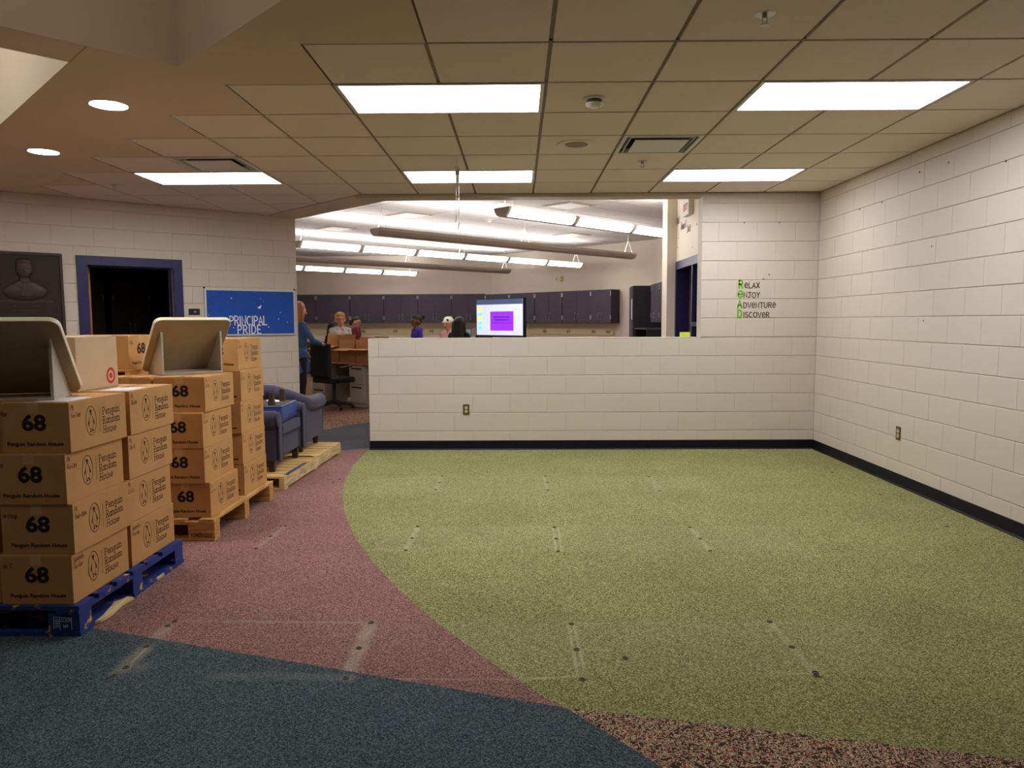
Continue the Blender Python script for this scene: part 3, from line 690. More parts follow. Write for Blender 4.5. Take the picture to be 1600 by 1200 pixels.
for (x, y, lb) in ((-5.3, 5.15, 'added unseen downlight beyond the far corner of the lit ceiling well'), (-6.1, 3.94, 'added unseen downlight on the outer side of the lit ceiling well'), (-5.0, 2.3, 'added unseen downlight between the lit well and the back wall')):  # out-of-view downlights added to brighten the angled wall and cartons
    t = thing('downlight', lb, 'light', (x, y, H), 0, 'round recessed downlights')
    MB().lathe([(.105, 0), (.108, -.004), (.122, -.004), (.125, 0)], 32).build('trim_ring', WHITEM, t); MB().lathe([(.001, -.002), (.105, -.002), (.105, 0)], 32).build('lens', E2, t)
# unseen lamp panels added at the top of both wells for extra light
for (x, y, z, k, lb) in ((-3.88, 3.944, 3.9, .62, 'added unseen lamp panel at the top of the lit ceiling well'), (-1.79, 2.33, 4.0, .5, 'added unseen lamp panel at the top of the deep ceiling well')):
    t = thing('added_well_lamp', lb, 'light', (x, y, z), R(45))
    MB().box(-k-.03, k+.03, -k-.03, k+.03, -.05, 0).build('housing', WHITEM, t)
    MB().box(-k, k, -k, k, -.06, -.05).build('lens', E5 if z < 4 else E6, t)
# hanging clear sign seen edge on
GLASS = mat('clear_acrylic', (.9, .96, .88), .05, trans=.9, ior=1.49, spec=.5)
sp0 = aty(717, 300, 6.25); dirn = Vector((sp0.x, sp0.y)).normalized(); rzs = math.atan2(dirn.y, dirn.x)
t = thing('hanging_sign', 'clear acrylic sign hanging edge-on from the ceiling tiles', 'sign', (sp0.x, sp0.y, 2.22), rzs+R(1.2))
MB().box(-.02, .5, -.004, .004, 0, .44).build('panel', GLASS, t, bevel=.001)
MB().box(0, .46, .02, .024, .06, .46).build('second_panel', GLASS, t)
for x in (.06, .42):
    MB().box(x-.006, x+.006, -.008, .028, .4, .47).build('clip', WHITE, t)
    MB().tube([(x, .008, .46), (x, .008, .53)], .002, 6).build('wire', STEEL, t)

# ---- library pendant lights (run at 45 degrees)
def pendant(end0, end1, side, label, lens_on=True):
    a, b = Vector(end0), Vector(end1); L = (b-a).length; rz = R(45)
    t = thing('pendant_light', label, 'light', (a.x, a.y, 2.66), rz, 'long pendant lights in the library')
    # cross-section (y across, z up); lens on one lower flank
    hull = [(-.13, .06), (-.12, .02), (-.085, -.025), (-.03, -.05), (.03, -.05), (.085, -.025), (.12, .02), (.13, .06)]
    n = len(hull); m_ = MB()
    vs = [(0, y, z) for y, z in hull]+[(L, y, z) for y, z in hull]
    m_.add(vs, [(i, i+1, n+i+1, n+i) for i in range(n-1)]+[tuple(range(n)), tuple(range(2*n-1, n-1, -1))])
    m_.build('housing', GREYM, t)
    MB().box(.05, L-.05, -.07, .07, .05, .056).build('uplight', E4, t)
    MB().box(.02, L-.02, -.126, .126, .03, .034).build('reflector', WHITEM, t)
    if side:
        k = max(1, round(L/1.22)); w = L/k
        for i in range(k):
            x0, x1 = i*w+.05, (i+1)*w-.05; l = MB(); s = side
            q = [(.134, .045), (.124, .018), (.09, -.026), (.05, -.045)]
            vs = [(x0, s*y*1.01, z-.002) for y, z in q]+[(x1, s*y*1.01, z-.002) for y, z in q]
            l.add(vs, [(j, j+1, j+5, j+4) if s > 0 else (j+4, j+5, j+1, j) for j in range(3)]).build('lens', E3, t)
    for x in (.12, L-.12)+((L/2,) if L > 5 else ()):
        MB().tube([(x, -.1, .06), (x, 0, .3), (x, 0, HL-2.66)], .0035, 6).build('cable', WHITEM, t)
        MB().tube([(x, .1, .06), (x, 0, .3)], .0035, 6).build('cable', WHITEM, t)
def line(p0, L): return p0, (p0[0]+L*.7071, p0[1]+L*.7071)
pendant(*line((-.19, 8.75), 3.66), -1, 'pendant light with glowing panels nearest the half wall')
pendant(*line((-2.02, 10.6), 6.05), 0, 'plain grey pendant hull hanging over the large screen')
pendant(*line((-3.61, 12.2), 7.1), -1, 'pendant light with glowing panels in the middle of the library')
pendant(*line((-4.75, 14.7), 6.35), 0, 'plain grey pendant hull closer to the cabinet wall')
pendant(*line((-5.9, 16.85), 4.45), -1, 'pendant light with glowing panels closest to the cabinet wall')
for (px, py, lb) in ((525, 357, 'square air diffuser in the library ceiling over the open boxes'), (640, 336, 'square air diffuser in the library ceiling above the plain pendant'),
                     (888, 321, 'square air diffuser in the library ceiling closest to the half wall'), (893, 367, 'square air diffuser in the library ceiling above the angled cabinets')):
    p = atz(px, py, HL); t = thing('ceiling_diffuser', lb, 'vent', (p.x, p.y, HL), R(45))
    MB().box(-.3, .3, -.3, -.26, -.006, 0).box(-.3, .3, .26, .3, -.006, 0).box(-.3, -.26, -.26, .26, -.006, 0).box(.26, .3, -.26, .26, -.006, 0).build('frame', mat('tan_trim', rgb(168, 142, 104), .6), t)
    MB().box(-.24, .24, -.24, .24, -.014, -.004).build('face_plate', WHITEM, t)
p = atz(763, 343, HL); t = thing('smoke_detector', 'white smoke detector on the library ceiling', 'detector', (p.x, p.y, HL))
MB().lathe([(.001, -.05), (.05, -.046), (.06, -.02), (.07, -.012), (.07, 0)], 18).build('cover', WHITE, t); MB().lathe([(.057, -.03), (.06, -.024)], 18).build('vent_ring', BROWNP, t)
#SECTION4
# ================================================================== ON THE WALLS
def wall_thing(name, label, cat, s, z, t=0, group=None):      # local x along the angled wall, y into it, z up
    p = wl(s, t); return thing(name, label, cat, (p.x, p.y, z), WRZ, group)
# bronze plaque
t = wall_thing('bronze_plaque', 'dark bronze plaque with a relief bust on the cream wall', 'plaque', -3.0, 1.20, .012)
PW, PH = .345, .94
MB().box(-PW, PW, -.022, -.001, 0, PH).build('plate', BRONZE, t)
MB().box(-PW, PW, -.034, -.022, PH-.03, PH).box(-PW, PW, -.034, -.022, 0, .03).box(-PW, -PW+.025, -.034, -.022, .03, PH-.03).box(PW-.025, PW, -.034, -.022, .03, PH-.03).build('raised_border', BRONZ2, t, bevel=.004)
b = MB(); b.ell((0, -.022, .765), (.08, .028, .105), 18, 12).ell((0, -.024, .73), (.066, .03, .085), 16, 10).ell((0, -.05, .745), (.012, .01, .02)).ell((-.025, -.046, .765), (.012, .006, .006)).ell((.025, -.046, .765), (.012, .006, .006))
b.ell((0, -.022, .64), (.055, .024, .08)); b.ell((0, -.02, .53), (.2, .026, .1), 20, 10); b.ell((0, -.02, .58), (.13, .026, .075), 20, 10); b.ell((.0, -.02, .835), (.075, .026, .045))
b.build('relief_bust', BRONZ2, t, smooth=True)
MB().prism([(-.05, -.5), (.05, -.5), (.025, -.39), (-.025, -.39)], 0, .01, Matrix.Translation((0, -.046, .985)) @ Matrix.Rotation(R(90), 4, 'X')).build('relief_collar', BRONZ2, t)
for k in range(9):
    w = .25 if k == 0 else (.12 if k < 3 else .27); h = .02 if k == 0 else .006
    MB().box(-w, w, -.024, -.022, .42-.043*k, .42-.043*k+h).build('raised_text_line', BRONZ2, t)
# navy door frame with the open oak door
fr = MB().box(DS0-.105, DS0, -.02, .2, 0, DZ+.1, M).box(DS1, DS1+.1, -.02, .2, 0, DZ+.1, M).box(DS0, DS1, -.02, .2, DZ, DZ+.1, M)
FRM = struct('door_1', fr, NAVYF, 'navy painted door frame in the angled wall')
st = MB().box(DS0, DS0+.015, .06, .1, 0, DZ, M).box(DS1-.015, DS1, .06, .1, 0, DZ, M).box(DS0, DS1, .06, .1, DZ-.015, DZ, M).build('door_stop', NAVYF, FRM)
dl = MB().box(DS0+.02, DS0+.064, .21, 1.1, .01, DZ-.01, M).build('door_leaf', WOODD, FRM); dl['label'] = 'oak door leaf swung open into the dark room'
for z in (.3, 1.0, 1.75): MB().box(DS0+.002, DS0+.022, .19, .23, z, z+.1, M).build('hinge', STEEL, dl)
for i, s in enumerate((-2.6, -2.0, -1.4)):
    t = wall_thing('storage_cabinet', ['tall dark cabinet inside the dark room beside the open door', 'tall dark cabinet at the back of the dark room', 'tall dark cabinet deep in the corner of the dark room'][i], 'cabinet', s, 0, -2.7)
    DK = mat('dark_brown_locker', rgb(66, 48, 42), .45)
    MB().box(-.26, .26, -.25, .25, .003, 2.0).build('body', DK, t, bevel=.005)
    for sx in (-1, 1):
        d_ = MB().box(min(0.004*sx, .25*sx), max(.004*sx, .25*sx), -.268, -.25, .05, 1.97).build('door', DK, t)
        MB().box(sx*.03-.006, sx*.03+.006, -.29, -.268, 1.25, 1.4).build('handle', STEEL, d_)
        MB().box(sx*.24-.006, sx*.24+.006, -.275, -.266, 1.72, 1.8).build('hinge', STEEL, d_)
# room number plate
t = wall_thing('room_number_plate', 'small dark room number plate beside the navy door frame', 'sign', -1.305, 1.49)
MB().box(-.065, .065, -.006, -.001, 0, .076).build('plate', BLACK, t, bevel=.002)
n = MB(); font(n, '201', .024, plane_T((0, -.0062, .03), (1, 0, 0), (0, 0, 1)), .012, 0); n.build('number', LETW, t)
# bulletin board
t = wall_thing('bulletin_board', 'blue felt bulletin board lettered PRINCIPAL PRIDE on the cream wall', 'board', -.61, 1.235)
BW, BH = .572, .575
MB().box(-BW, BW, -.012, -.001, 0, BH).build('felt', BOARDB, t)
MB().box(-BW, BW, -.02, -.001, BH-.02, BH).box(-BW, BW, -.02, -.001, 0, .02).box(-BW, -BW+.02, -.02, -.001, .02, BH-.02).box(BW-.02, BW, -.02, -.001, .02, BH-.02).build('frame', ALU, t, bevel=.002)
TP = plane_T((0, -.0122, 0), (1, 0, 0), (0, 0, 1))
m_ = MB(); strokes(m_, 'PRINCIPAL', .108, .0125, TP, -.285, .135, .84, .035, jit=.03); m_.build('lettering_principal', LETW, t)
m_ = MB(); strokes(m_, 'PRIDE', .103, .0125, TP, -.19, .024, .92, .1, jit=.03); m_.build('lettering_pride', LETW, t)
for (x, z, r) in ((-.25, .46, .011), (.12, .46, .006), (.37, .29, .009), (.345, .205, .012), (.46, .165, .008), (.21, .105, .012), (-.235, .1, .009), (-.53, .255, .006), (.155, .43, .005)):
    q = MB(); pts = []
    for k in range(10):
        rr = r if k % 2 == 0 else r*.45; pts.append((x+rr*math.sin(k*math.pi/5), z+rr*math.cos(k*math.pi/5)))
    polyfill(q, pts[::-1], TP); q.build('paper_star', LETW, t)
q = MB(); polyfill(q, [(.07, .345), (.125, .385), (.115, .345), (.1, .335)], TP); q.build('paper_plane', LETW, t)
for sx in (-1, 1): MB().ell((sx*BW, -.012, BH+.01), (.012, .012, .012)).build('corner_knob', BLACK, t)
# lettering on the pier: each word one decal
TY = plane_T((0, YF, 0), (1, 0, 0), (0, 0, 1), .0015)
def word(cap, rest, px, py, label):
    p = aty(px, py, YF); o = thing('wall_decal', label, 'lettering', (p.x, YF-.0012, p.z), 0, 'reading words on the block pier')
    TL = plane_T((0, 0, 0), (1, 0, 0), (0, 0, 1), .0012)
    a = MB(); h = .078 if cap != 'e' else .115
    x = strokes(a, cap, h, .017, TL, 0, 0 if cap != 'e' else 0, .95, .0); a.build('initial', GREENL, o)
    b2 = MB(); strokes(b2, rest, .055, .0085, TL, .062, 0, 1.1, .09, jit=.03); b2.build('letters', INKB, o)
# lower-case e is drawn at capital height in this lettering
G['é'] = (.62, [[(x*1.15, y*1.55) for x, y in l] for l in G['e'][1]])
word('R', 'éLAX', 1154, 450, 'green and black wall lettering reading Relax')
word('e', 'NJOY', 1152.5, 465, 'green and black wall lettering reading Enjoy')
word('A', 'DVéNTURé', 1152, 481, 'green and black wall lettering reading Adventure')
word('D', 'ISCOVéR', 1152, 496, 'green and black wall lettering reading Discover')
def outlet(name, label, loc, rz):
    t = thing(name, label, 'outlet', loc, rz)
    MB().box(-.035, .035, -.006, 0, 0, .115).build('cover_plate', BROWNP, t, bevel=.0025)
    for z in (.037, .078):
        r_ = MB().lathe([(.001, .0085), (.0165, .0085), (.0165, 0)], 16, Matrix.Translation((0, 0, z)) @ Matrix.Rotation(R(90), 4, 'X')).build('receptacle', IVORY, t)
        for x in (-.006, .006): MB().box(x-.001, x+.001, -.0095, -.0084, z, z+.008).build('slot', INK, r_)
    MB().ell((0, -.006, .0575), (.003, .002, .003), 8, 6).build('screw', IVORY, t)
p = aty(728.5, 648, YF); outlet('wall_outlet', 'brown wall outlet on the half wall', (p.x, YF-.0005, .385), 0)
p = atx(1403.5, 690, XR); outlet('wall_outlet', 'brown wall outlet low on the long block wall', (XR-.0005, p.y, .385), R(-90))
# screw anchors left in the walls
def anchors(pts, fn, rz, label, grp):
    for (x, y) in pts:
        p = fn(x, y); o = thing('wall_anchor', label, 'anchor', tuple(p), rz, grp)
        MB().lathe([(.001, .002), (.0065, .002), (.008, .0005), (.008, -.004)], 10, Matrix.Rotation(R(90), 4, 'X')).build('collar', mat('grey_anchor', rgb(120, 110, 92), .6), o)
        MB().lathe([(.0005, .0035), (.004, .0035), (.004, .001)], 8, Matrix.Rotation(R(90), 4, 'X')).build('hole', INKB, o)
anchors([(1163, 348), (1218, 348), (1202, 429), (1193, 436)], lambda x, y: aty(x, y, YF), 0, 'small screw anchor left in the block pier', 'screw anchors in the pier')
anchors([(1343, 327), (1378, 316), (1437, 269), (1482, 254), (1572, 252), (1456, 385), (1443, 501)], lambda x, y: atx(x, y, XR), R(-90), 'small screw anchor left in the long block wall', 'screw anchors in the long wall')
# anchor holes in the carpet
def floor_anchor(px, col):
    for (x, y) in px:
        p = atz(x, y, 0); o = thing('floor_anchor', f'small dark bolt hole left in the {col} carpet', 'anchor', (p.x, p.y, 0), 0, f'bolt holes in the {col} carpet')
        MB().lathe([(.009, 0), (.0095, .003), (.0125, .003), (.014, 0)], 14).build('rim', mat('dust_rim', rgb(96, 88, 70), .9), o)
        MB().lathe([(.0005, .0015), (.0095, .0015), (.0095, 0)], 12).build('hole', INK, o)
floor_anchor([(893, 975), (901, 1015), (910, 1062), (1203, 972), (1237, 1011), (1276, 1056), (653, 823), (644, 841), (634, 860), (866, 824), (869, 842), (872, 862), (1078, 824), (1094, 842), (1110, 861),
              (691, 744), (687, 754), (681, 765), (852, 744), (855, 754), (856, 766), (1014, 745), (1031, 767), (977, 1029), (1376, 773), (1300, 738), (1480, 823), (1274, 1051)], 'green')
floor_anchor([(273, 971), (262, 978), (580, 973), (561, 1013), (446, 822), (423, 838), (400, 857), (531, 749), (520, 754)], 'mauve')
floor_anchor([(229, 1010), (197, 1043), (178, 1056), (540, 1060)], 'blue')

# ================================================================== PALLETS
def rough_board(mb, x0, x1, y0, y1, z0, z1, j=.003):
    r_ = lambda: random.uniform(-j, j)
    mb.box(x0+r_(), x1+r_(), y0+r_(), y1+r_(), z0, z1)
# blue block pallet: deck boards run along x, three stringer boards along y, nine blocks
t = thing('blue_pallet', 'worn blue painted block pallet with splintered bottom board', 'pallet', (-1.972, 3.205, 0))
PX, PY = -1.219, 1.03
for y in (.0, .155, .31, .465, .62, .775, .895):
    m_ = MB(); rough_board(m_, PX, 0, y, y+.12, .118, .138); m_.build('deck_board', PALB, t, bevel=.002)
for x in (PX, PX/2-.05, -.105):
    m_ = MB(); rough_board(m_, x, x+.105, 0, PY, .1, .118); m_.build('stringer_board', PALB, t, bevel=.002)
for ix, x in enumerate((PX, PX/2-.075, -.15)):
    for iy, y in enumerate((0, PY/2-.05, PY-.1)):
        bl = MB().box(x+.004, x+.146, y+.003, y+.1, .02, .1).build('block', PALB, t, bevel=.004)
        if ix == 2 and iy == 0:
            q = MB(); TF = plane_T((x+.03, y+.003, .03), (1, 0, 0), (0, 0, 1), .001)
            for l in ([(0, 0), (0, .058), (.082, .052)], [(.08, 0), (.08, .052)], [(.027, 0), (.027, .055)]): ribbon(q, l, .0025, TF)
            font(q, 'CC-Q279', .019, TF, .055, .035, sx=.62); font(q, 'HT', .018, TF, .054, .008, bold=.0006)
            for k in range(5): ribbon(q, [(.006, .01+k*.009), (.021, .013+k*.008)], .003, TF)
            q.build('stamp', LETW, bl)
m_ = MB(); rough_board(m_, PX, 0, 0, .1, 0, .02); m_.build('bottom_board', PALB, t)
m_ = MB(); rough_board(m_, PX, 0, PY-.1, PY, 0, .02); m_.build('bottom_board', PALB, t)
m_ = MB(); rough_board(m_, PX, 0, PY/2-.05, PY/2+.05, 0, .02); m_.build('bottom_board', PALB, t)
m_ = MB(); rough_board(m_, PX, PX+.1, .1, PY-.1, 0, .018); m_.build('bottom_board', PALB, t)
m_ = MB().prism([(-.1, .1), (-.004, .1), (-.012, .2), (-.045, .36), (-.02, .44), (0, .5), (0, PY-.1), (-.1, PY-.1)], 0, .018); m_.build('bottom_board', PALB, t)
sp_ = MB().prism([(-.012, .12), (.012, .14), (.02, .22), (.004, .34), (.016, .43), (-.02, .44), (-.045, .36), (-.02, .22)], .004, .017).build('splintered_edge', RAWW, t); sp_['label'] = 'bare splintered wood where the board broke'
MB().prism([(-.004, .70), (.004, .71), (.005, .78), (-.004, .79)], .005, .019).build('splintered_edge', RAWW, t)

def block_pallet(name, label, loc, py, mt, mx, stamp=None, hz=.125):
    t = thing(name, label, 'pallet', loc); px = -1.2
    for k in range(7):
        x = px+k*(1.2-.1)/6; m_ = MB(); rough_board(m_, x, x+.1, 0, py, hz-.018, hz, .002); m_.build('deck_board', mt, t, bevel=.0015)
    for y in (0, py/2-.045, py-.09):
        m_ = MB(); rough_board(m_, px, 0, y, y+.09, hz-.036, hz-.018, .002); m_.build('stringer_board', mx, t, bevel=.0015)
        for x in (px, px/2-.08, -.17):
            m_ = MB(); m_.box(x, x+.17, y+.002, y+.088, .016, hz-.036); bl = m_.build('block', mx, t, bevel=.002)
            if stamp and y == 0 and x == -.17:
                q = MB(); font(q, stamp, .036, plane_T((x+.085, y+.002, .028), (1, 0, 0), (0, 0, 1), .001), 0, 0, sx=.82, bold=.0008); q.build('stamp', INKB, bl)
        m_ = MB(); rough_board(m_, px, 0, y, y+.09, 0, .016, .002); m_.build('bottom_board', mx, t, bevel=.0015)
    return t
block_pallet('wooden_pallet', 'clean pine block pallet under the carton stack beside the armchairs', (-1.955, 4.64, 0), 1.15, PALW, PALWX, '1040X1211', .144)
# low stringer pallet under the armchairs
t = thing('stringer_pallet', 'low weathered pallet with solid side stringer under the armchairs', 'pallet', (-1.96, 6.08, 0), R(-1.5))
for x in (-1.2, -.62, -.045):
    MB().box(x, x+.045, 0, 1.79, .014, .098).build('stringer', PALO, t, bevel=.003)
for k in range(13):
    y = k*.1385; m_ = MB(); rough_board(m_, -1.2, -.004, y+.004, y+.125, .098, .113, .003); m_.build('deck_board', PALOX, t, bevel=.002)
for y in (0, .84, 1.68): MB().box(-1.2, 0, y, y+.1, 0, .014).build('bottom_board', PALOX, t)
MB().box(-.03, .0, .09, .62, .113, .117).build('blue_strap', mat('blue_strap', rgb(44, 86, 122), .5), t)
tb = MB(); tb.tube([(-.28, .92, .119), (-.06, .92, .119), (-.02, .9, .112), (-.004, .88, .098)], .005, 8).build('steel_hook', BLACK, t)

# ================================================================== CARTONS
BXW, BXD, BXH = .325, .475, .228
def carton_proto():
    t = link('carton', None)
    MB().box(-BXW/2, BXW/2, -BXD/2, BXD/2, 0, BXH-.004).build('body', CARD, t, bevel=.004, seg=2)
    for s in (-1, 1):
        MB().box(s*.0015 if s > 0 else -BXW/2+.002, BXW/2-.002 if s > 0 else -.0015, -BXD/2+.002, BXD/2-.002, BXH-.004, BXH-.0005).build('flap', CARD, t)
    MB().box(-.025, .025, -BXD/2+.004, BXD/2-.004, BXH-.0005, BXH).box(-.025, .025, -BXD/2-.0008, -BXD/2+.004, BXH-.045, BXH).build('tape', TAPE, t)
    TF = plane_T((0, -BXD/2, 0), (1, 0, 0), (0, 0, 1))
    a = MB(); font(a, '68', .096, TF, .002, .105, bold=.0035, sx=1.12, space=1.02); a.build('number_print', INK, t)
    a = MB(); font(a, 'Penguin Random House', .0255, TF, .004, .034, bold=.0006, sx=1.02); a.build('maker_print', INK, t)
    TS = plane_T((BXW/2, -BXD/2, 0), (0, 1, 0), (0, 0, 1))
    a = MB(); cx, cz = .165, .125                            # oval emblem with a bird
    ribbon(a, [(cx+.042*math.cos(i*math.pi/18), cz+.068*math.sin(i*math.pi/18)) for i in range(37)], .0034, TS)
    P_ = lambda l: [(cx+x*.001, cz+y*.001) for x, y in l]
    polyfill(a, P_([(-14, 46), (-8, 51), (2, 52), (8, 47), (7, 40), (3, 35), (5, 29), (-2, 27), (-5, 36), (-8, 42)]), TS)
    body = [(-3, 30), (-12, 18), (-16, 0), (-15, -20), (-9, -36), (3, -40), (13, -34), (18, -16), (16, 6), (9, 22), (3, 31)]
    ribbon(a, P_(body+[body[0]]), .0022, TS)
    polyfill(a, P_([(-10, 20), (-14, 14), (-24, -8), (-27, -24), (-22, -20), (-17, -8), (-14, 6)]), TS)
    polyfill(a, P_([(7, 25), (13, 18), (22, 0), (28, -14), (25, -14), (27, -22), (19, -12), (15, 4)]), TS)
    polyfill(a, P_([(-10, -36), (-4, -40), (-5, -48), (2, -50), (-2, -54), (-16, -55), (-10, -48)]), TS)
    polyfill(a, P_([(4, -40), (10, -37), (11, -44), (20, -44), (20, -49), (8, -52), (6, -47)]), TS)
    a.build('emblem_print', INKB, t)
    a = MB(); ribbon(a, [(.236, .062), (.236, .178)], .0018, TS)
    for k, wd in enumerate(('Penguin', 'Random', 'House')): strokes(a, wd, .034, .0037, TS, .262, .142-k*.045, 1.12, .05, serif=True)
    a.build('name_print', INKB, t)
    return t
PROTO = carton_proto()
def carton(x, y, z, label, group, note=None, note2=None, rz=0, labelsheet=False):
    t = copy_tree(PROTO)
    t.location = (x, y, z); t.rotation_euler = (0, 0, rz); tag(t, label, 'carton', group)
    q = MB()
    if note:
        TS = plane_T((BXW/2, -BXD/2, 0), (0, 1, 0), (0, 0, 1))
        for k, l in enumerate(note): strokes(q, l, .022, .0022, TS, .012, .19-k*.033, .95, .04, slant=.1, jit=.06)
    if q.v: q.build('marker_note', INKB, t)
    q = MB()
    if note2:
        TF = plane_T((-BXW/2, -BXD/2, 0), (1, 0, 0), (0, 0, 1))
        strokes(q, note2, .022, .0022, TF, .012, .168, .95, .04, slant=.1, jit=.06)
    if q.v: q.build('marker_note', INKB, t)
    if labelsheet:
        MB().box(-.02, .13, -.19, .0, BXH, BXH+.0008).build('shipping_label', PAPER, t)
    return t
def jx(a=.012): return random.uniform(-a, a)
ZB, ZW = .139, .145
GA, GB_ = 'cartons on the blue pallet', 'cartons on the pine pallet'
lay = ['bottom', 'second', 'third', 'topmost']
notesA = [(('Spanish', 'Hu-Ga'), 'sh C'), (('Pk', 'Mun-Mos'), 'e-Mop'), (('Pk', 'Ko-Lim'), 'Lim'), (('Pk', 'Ga-Har'), 'Har')]
notesA2 = [('Spanish', 'Pre-He'), ('Pk', 'Ci-Cu'), ('Pk', 'Up-Si'), ('Pk', 'Bi-Dri')]
offA1 = [(-.006, -.012), (.004, .0), (-.014, -.006), (.0, .02)]
offA2 = [(-.006, -.004), (-.012, -.012), (-.006, .012), (.0, .035)]
for k in range(4):
    dx, dy = offA1[k]
    carton(-2.0-BXW/2+dx, 3.235+BXD/2+dy, ZB+k*BXH, f'{lay[k]} carton of the front column on the blue pallet', GA, *notesA[k], labelsheet=(k == 3))
    dx, dy = offA2[k]
    carton(-2.0-BXW/2+dx, 3.735+BXD/2+dy, ZB+k*BXH, f'{lay[k]} carton of the rear column on the blue pallet', GA, notesA2[k], labelsheet=(k == 3))
for k in range(4):
    carton(-2.352-BXW/2+jx(.006), 3.24+BXD/2+jx(.005), ZB+k*BXH, f'{lay[k]} carton behind the front column on the blue pallet, away from the aisle', GA)
    carton(-2.352-BXW/2+jx(.006), 3.735+BXD/2+jx(.005), ZB+k*BXH, f'{lay[k]} carton in the back corner of the blue pallet under the bullseye box', GA)
notesB = [('Pk', 'Lu-Mo'), ('Pk', 'De-Bo'), ('Pk', 'Ca-Ma'), ('Pk', 'Br-Pe')]
offB = [(.01, .02), (-.01, -.005), (-.01, -.01), (.0, .02)]
for k in range(4):
    dx, dy = offB[k]
    carton(-2.0-BXW/2+dx, 4.665+BXD/2+dy, ZW+k*BXH, f'{lay[k]} carton of the front column on the pine pallet', GB_, notesB[k], 'P.C' if k == 3 else None)
    carton(-2.0-BXW/2+[.005, .0, .0, .0][k], 5.27+BXD/2+[.02, .02, .01, .03][k], ZW+k*BXH, f'{lay[k] if k < 3 else "fourth"} carton of the rear column on the pine pallet', GB_, [('Pk', 'Ni-Ri'), ('Pk', 'Sa-Sil'), ('Pk', 'Ta'), ('Pk', 'Ro-Ra')][k])
    carton(-2.352-BXW/2+jx(.006), 4.69+BXD/2+jx(), ZW+k*BXH, f'{lay[k]} carton behind the front column on the pine pallet, away from the aisle', GB_)
    carton(-2.352-BXW/2+jx(.006), 5.27+BXD/2+jx(), ZW+k*BXH, f'{lay[k]} carton in the back corner of the pine pallet', GB_)
carton(-2.036-BXW/2, 5.36+BXD/2, ZW+4*BXH, 'single fifth carton on top of the rear column on the pine pallet', GB_, ('Pk', 'Bo-Pa'))
# third column on the pine pallet carries a slatted skid with one carton turned sideways
for k in range(4): carton(-2.70-BXW/2+jx(.004), 4.69+BXD/2, ZW+k*BXH, f'{lay[k]} carton below the slatted skid on the pine pallet', GB_)
t = thing('slatted_skid', 'thin slatted wooden skid between cartons and the sideways carton', 'skid', (-2.63, 4.86, ZW+4*BXH))
for y in (0, .13, .26): MB().box(-.42, .06, y, y+.1, .022, .034).build('slat', PALWX, t, bevel=.002)
for x in (-.4, -.18, .03): MB().box(x, x+.03, 0, .36, 0, .022).build('runner', PALW, t)
o = carton(-2.60-BXD/2+.01, 4.90+BXW/2, ZW+4*BXH+.0345, 'carton turned sideways on the slatted skid, its number facing the aisle', GB_, None, 'Fi.Ba', rz=R(90))
for ch in list(PROTO.children): bpy.data.objects.remove(ch)
bpy.data.objects.remove(PROTO)
# pale box with a red bullseye
t = thing('bullseye_box', 'pale tan shipping box with a red bullseye on its side', 'box', (-2.262, 4.155, ZB+4*BXH), 0)
MB().box(-.40, 0, -.39, 0, 0, .276).build('body', CARD2, t, bevel=.004)
for s in (0, 1): MB().box(-.398, -.002, -.388+s*.195, -.196+s*.194, .276, .2795).build('flap', CARD2, t)
MB().box(-.4, 0, -.22, -.17, .2795, .280).build('tape', TAPE, t)
TS = plane_T((0, -.39, 0), (0, 1, 0), (0, 0, 1)); q = MB(); cx, cz = .315, .062
ring = lambda r_: [(cx+r_*math.cos(i*math.pi/20), cz+r_*math.sin(i*math.pi/20)) for i in range(41)]
ribbon(q, ring(.037), .0145, TS); polyfill(q, ring(.0155)[:-1], TS); q.build('bullseye_print', RED, t)

# ================================================================== SLOPED STANDS
def stand(label, F, th, w, d, left):
    # local: x across, y away from the open side; F is the front bottom corner of the named gusset
    t = thing('sloped_stand', label, 'stand', (F[0], F[1], F[2]), R(th), 'sloped laminate stands on the carton stacks')
    x0, x1 = (0, w) if left else (-w, 0); hh = .285
    sl = math.atan2(hh, d); cs, sn = math.cos(sl), math.sin(sl)
    MB().box(x0, x1, 0, d, 0, .012).build('base_plate', LAM, t, bevel=.002)
    for gx in (x0, x1-.014):
        Mx = Matrix(((0, 0, 1, gx), (1, 0, 0, 0), (0, 1, 0, 0), (0, 0, 0, 1)))
        MB().prism([(0, .012), (d-.012, .012), (0, hh)], 0, .014, Mx).build('gusset', LAM, t, bevel=.002)
    # board: local (u across, v up the slope), rounded corners
    a, b, v0, v1, rr = x0-.05, x1+.05, .012, math.hypot(hh, d)+.1, .045
    pts = []
    for (cx, cz, s0) in ((a+rr, v0+rr, 180), (b-rr, v0+rr, 270), (b-rr, v1-rr, 0), (a+rr, v1-rr, 90)):
        pts += [(cx+rr*math.cos(R(s0+90*i/6)), cz+rr*math.sin(R(s0+90*i/6))) for i in range(7)]
    # slope direction goes from the back bottom up to the front top
    ox, oy, oz = 0, d+.004, .004
    Mx = Matrix(((1, 0, 0, 0), (0, -cs, sn, oy), (0, sn, cs, oz), (0, 0, 0, 1)))
    bd = MB().prism(pts, 0, .026, Mx).build('sloped_board', EDGE, t, bevel=.003)
    ins = [(x*.985 + (a+b)/2*.015, v0+(y-v0)*.985+.002) for x, y in pts]
    MB().prism(ins, -.0012, .0, Mx).build('underside', LAMD, bd)
    MB().prism(ins, .026, .0272, Mx).build('work_face', LAM, bd)
F = atz(85, 625.5, 1.0515); stand('sloped laminate stand on the blue pallet stack beside the bullseye box', F, 16, .5, .27, False)
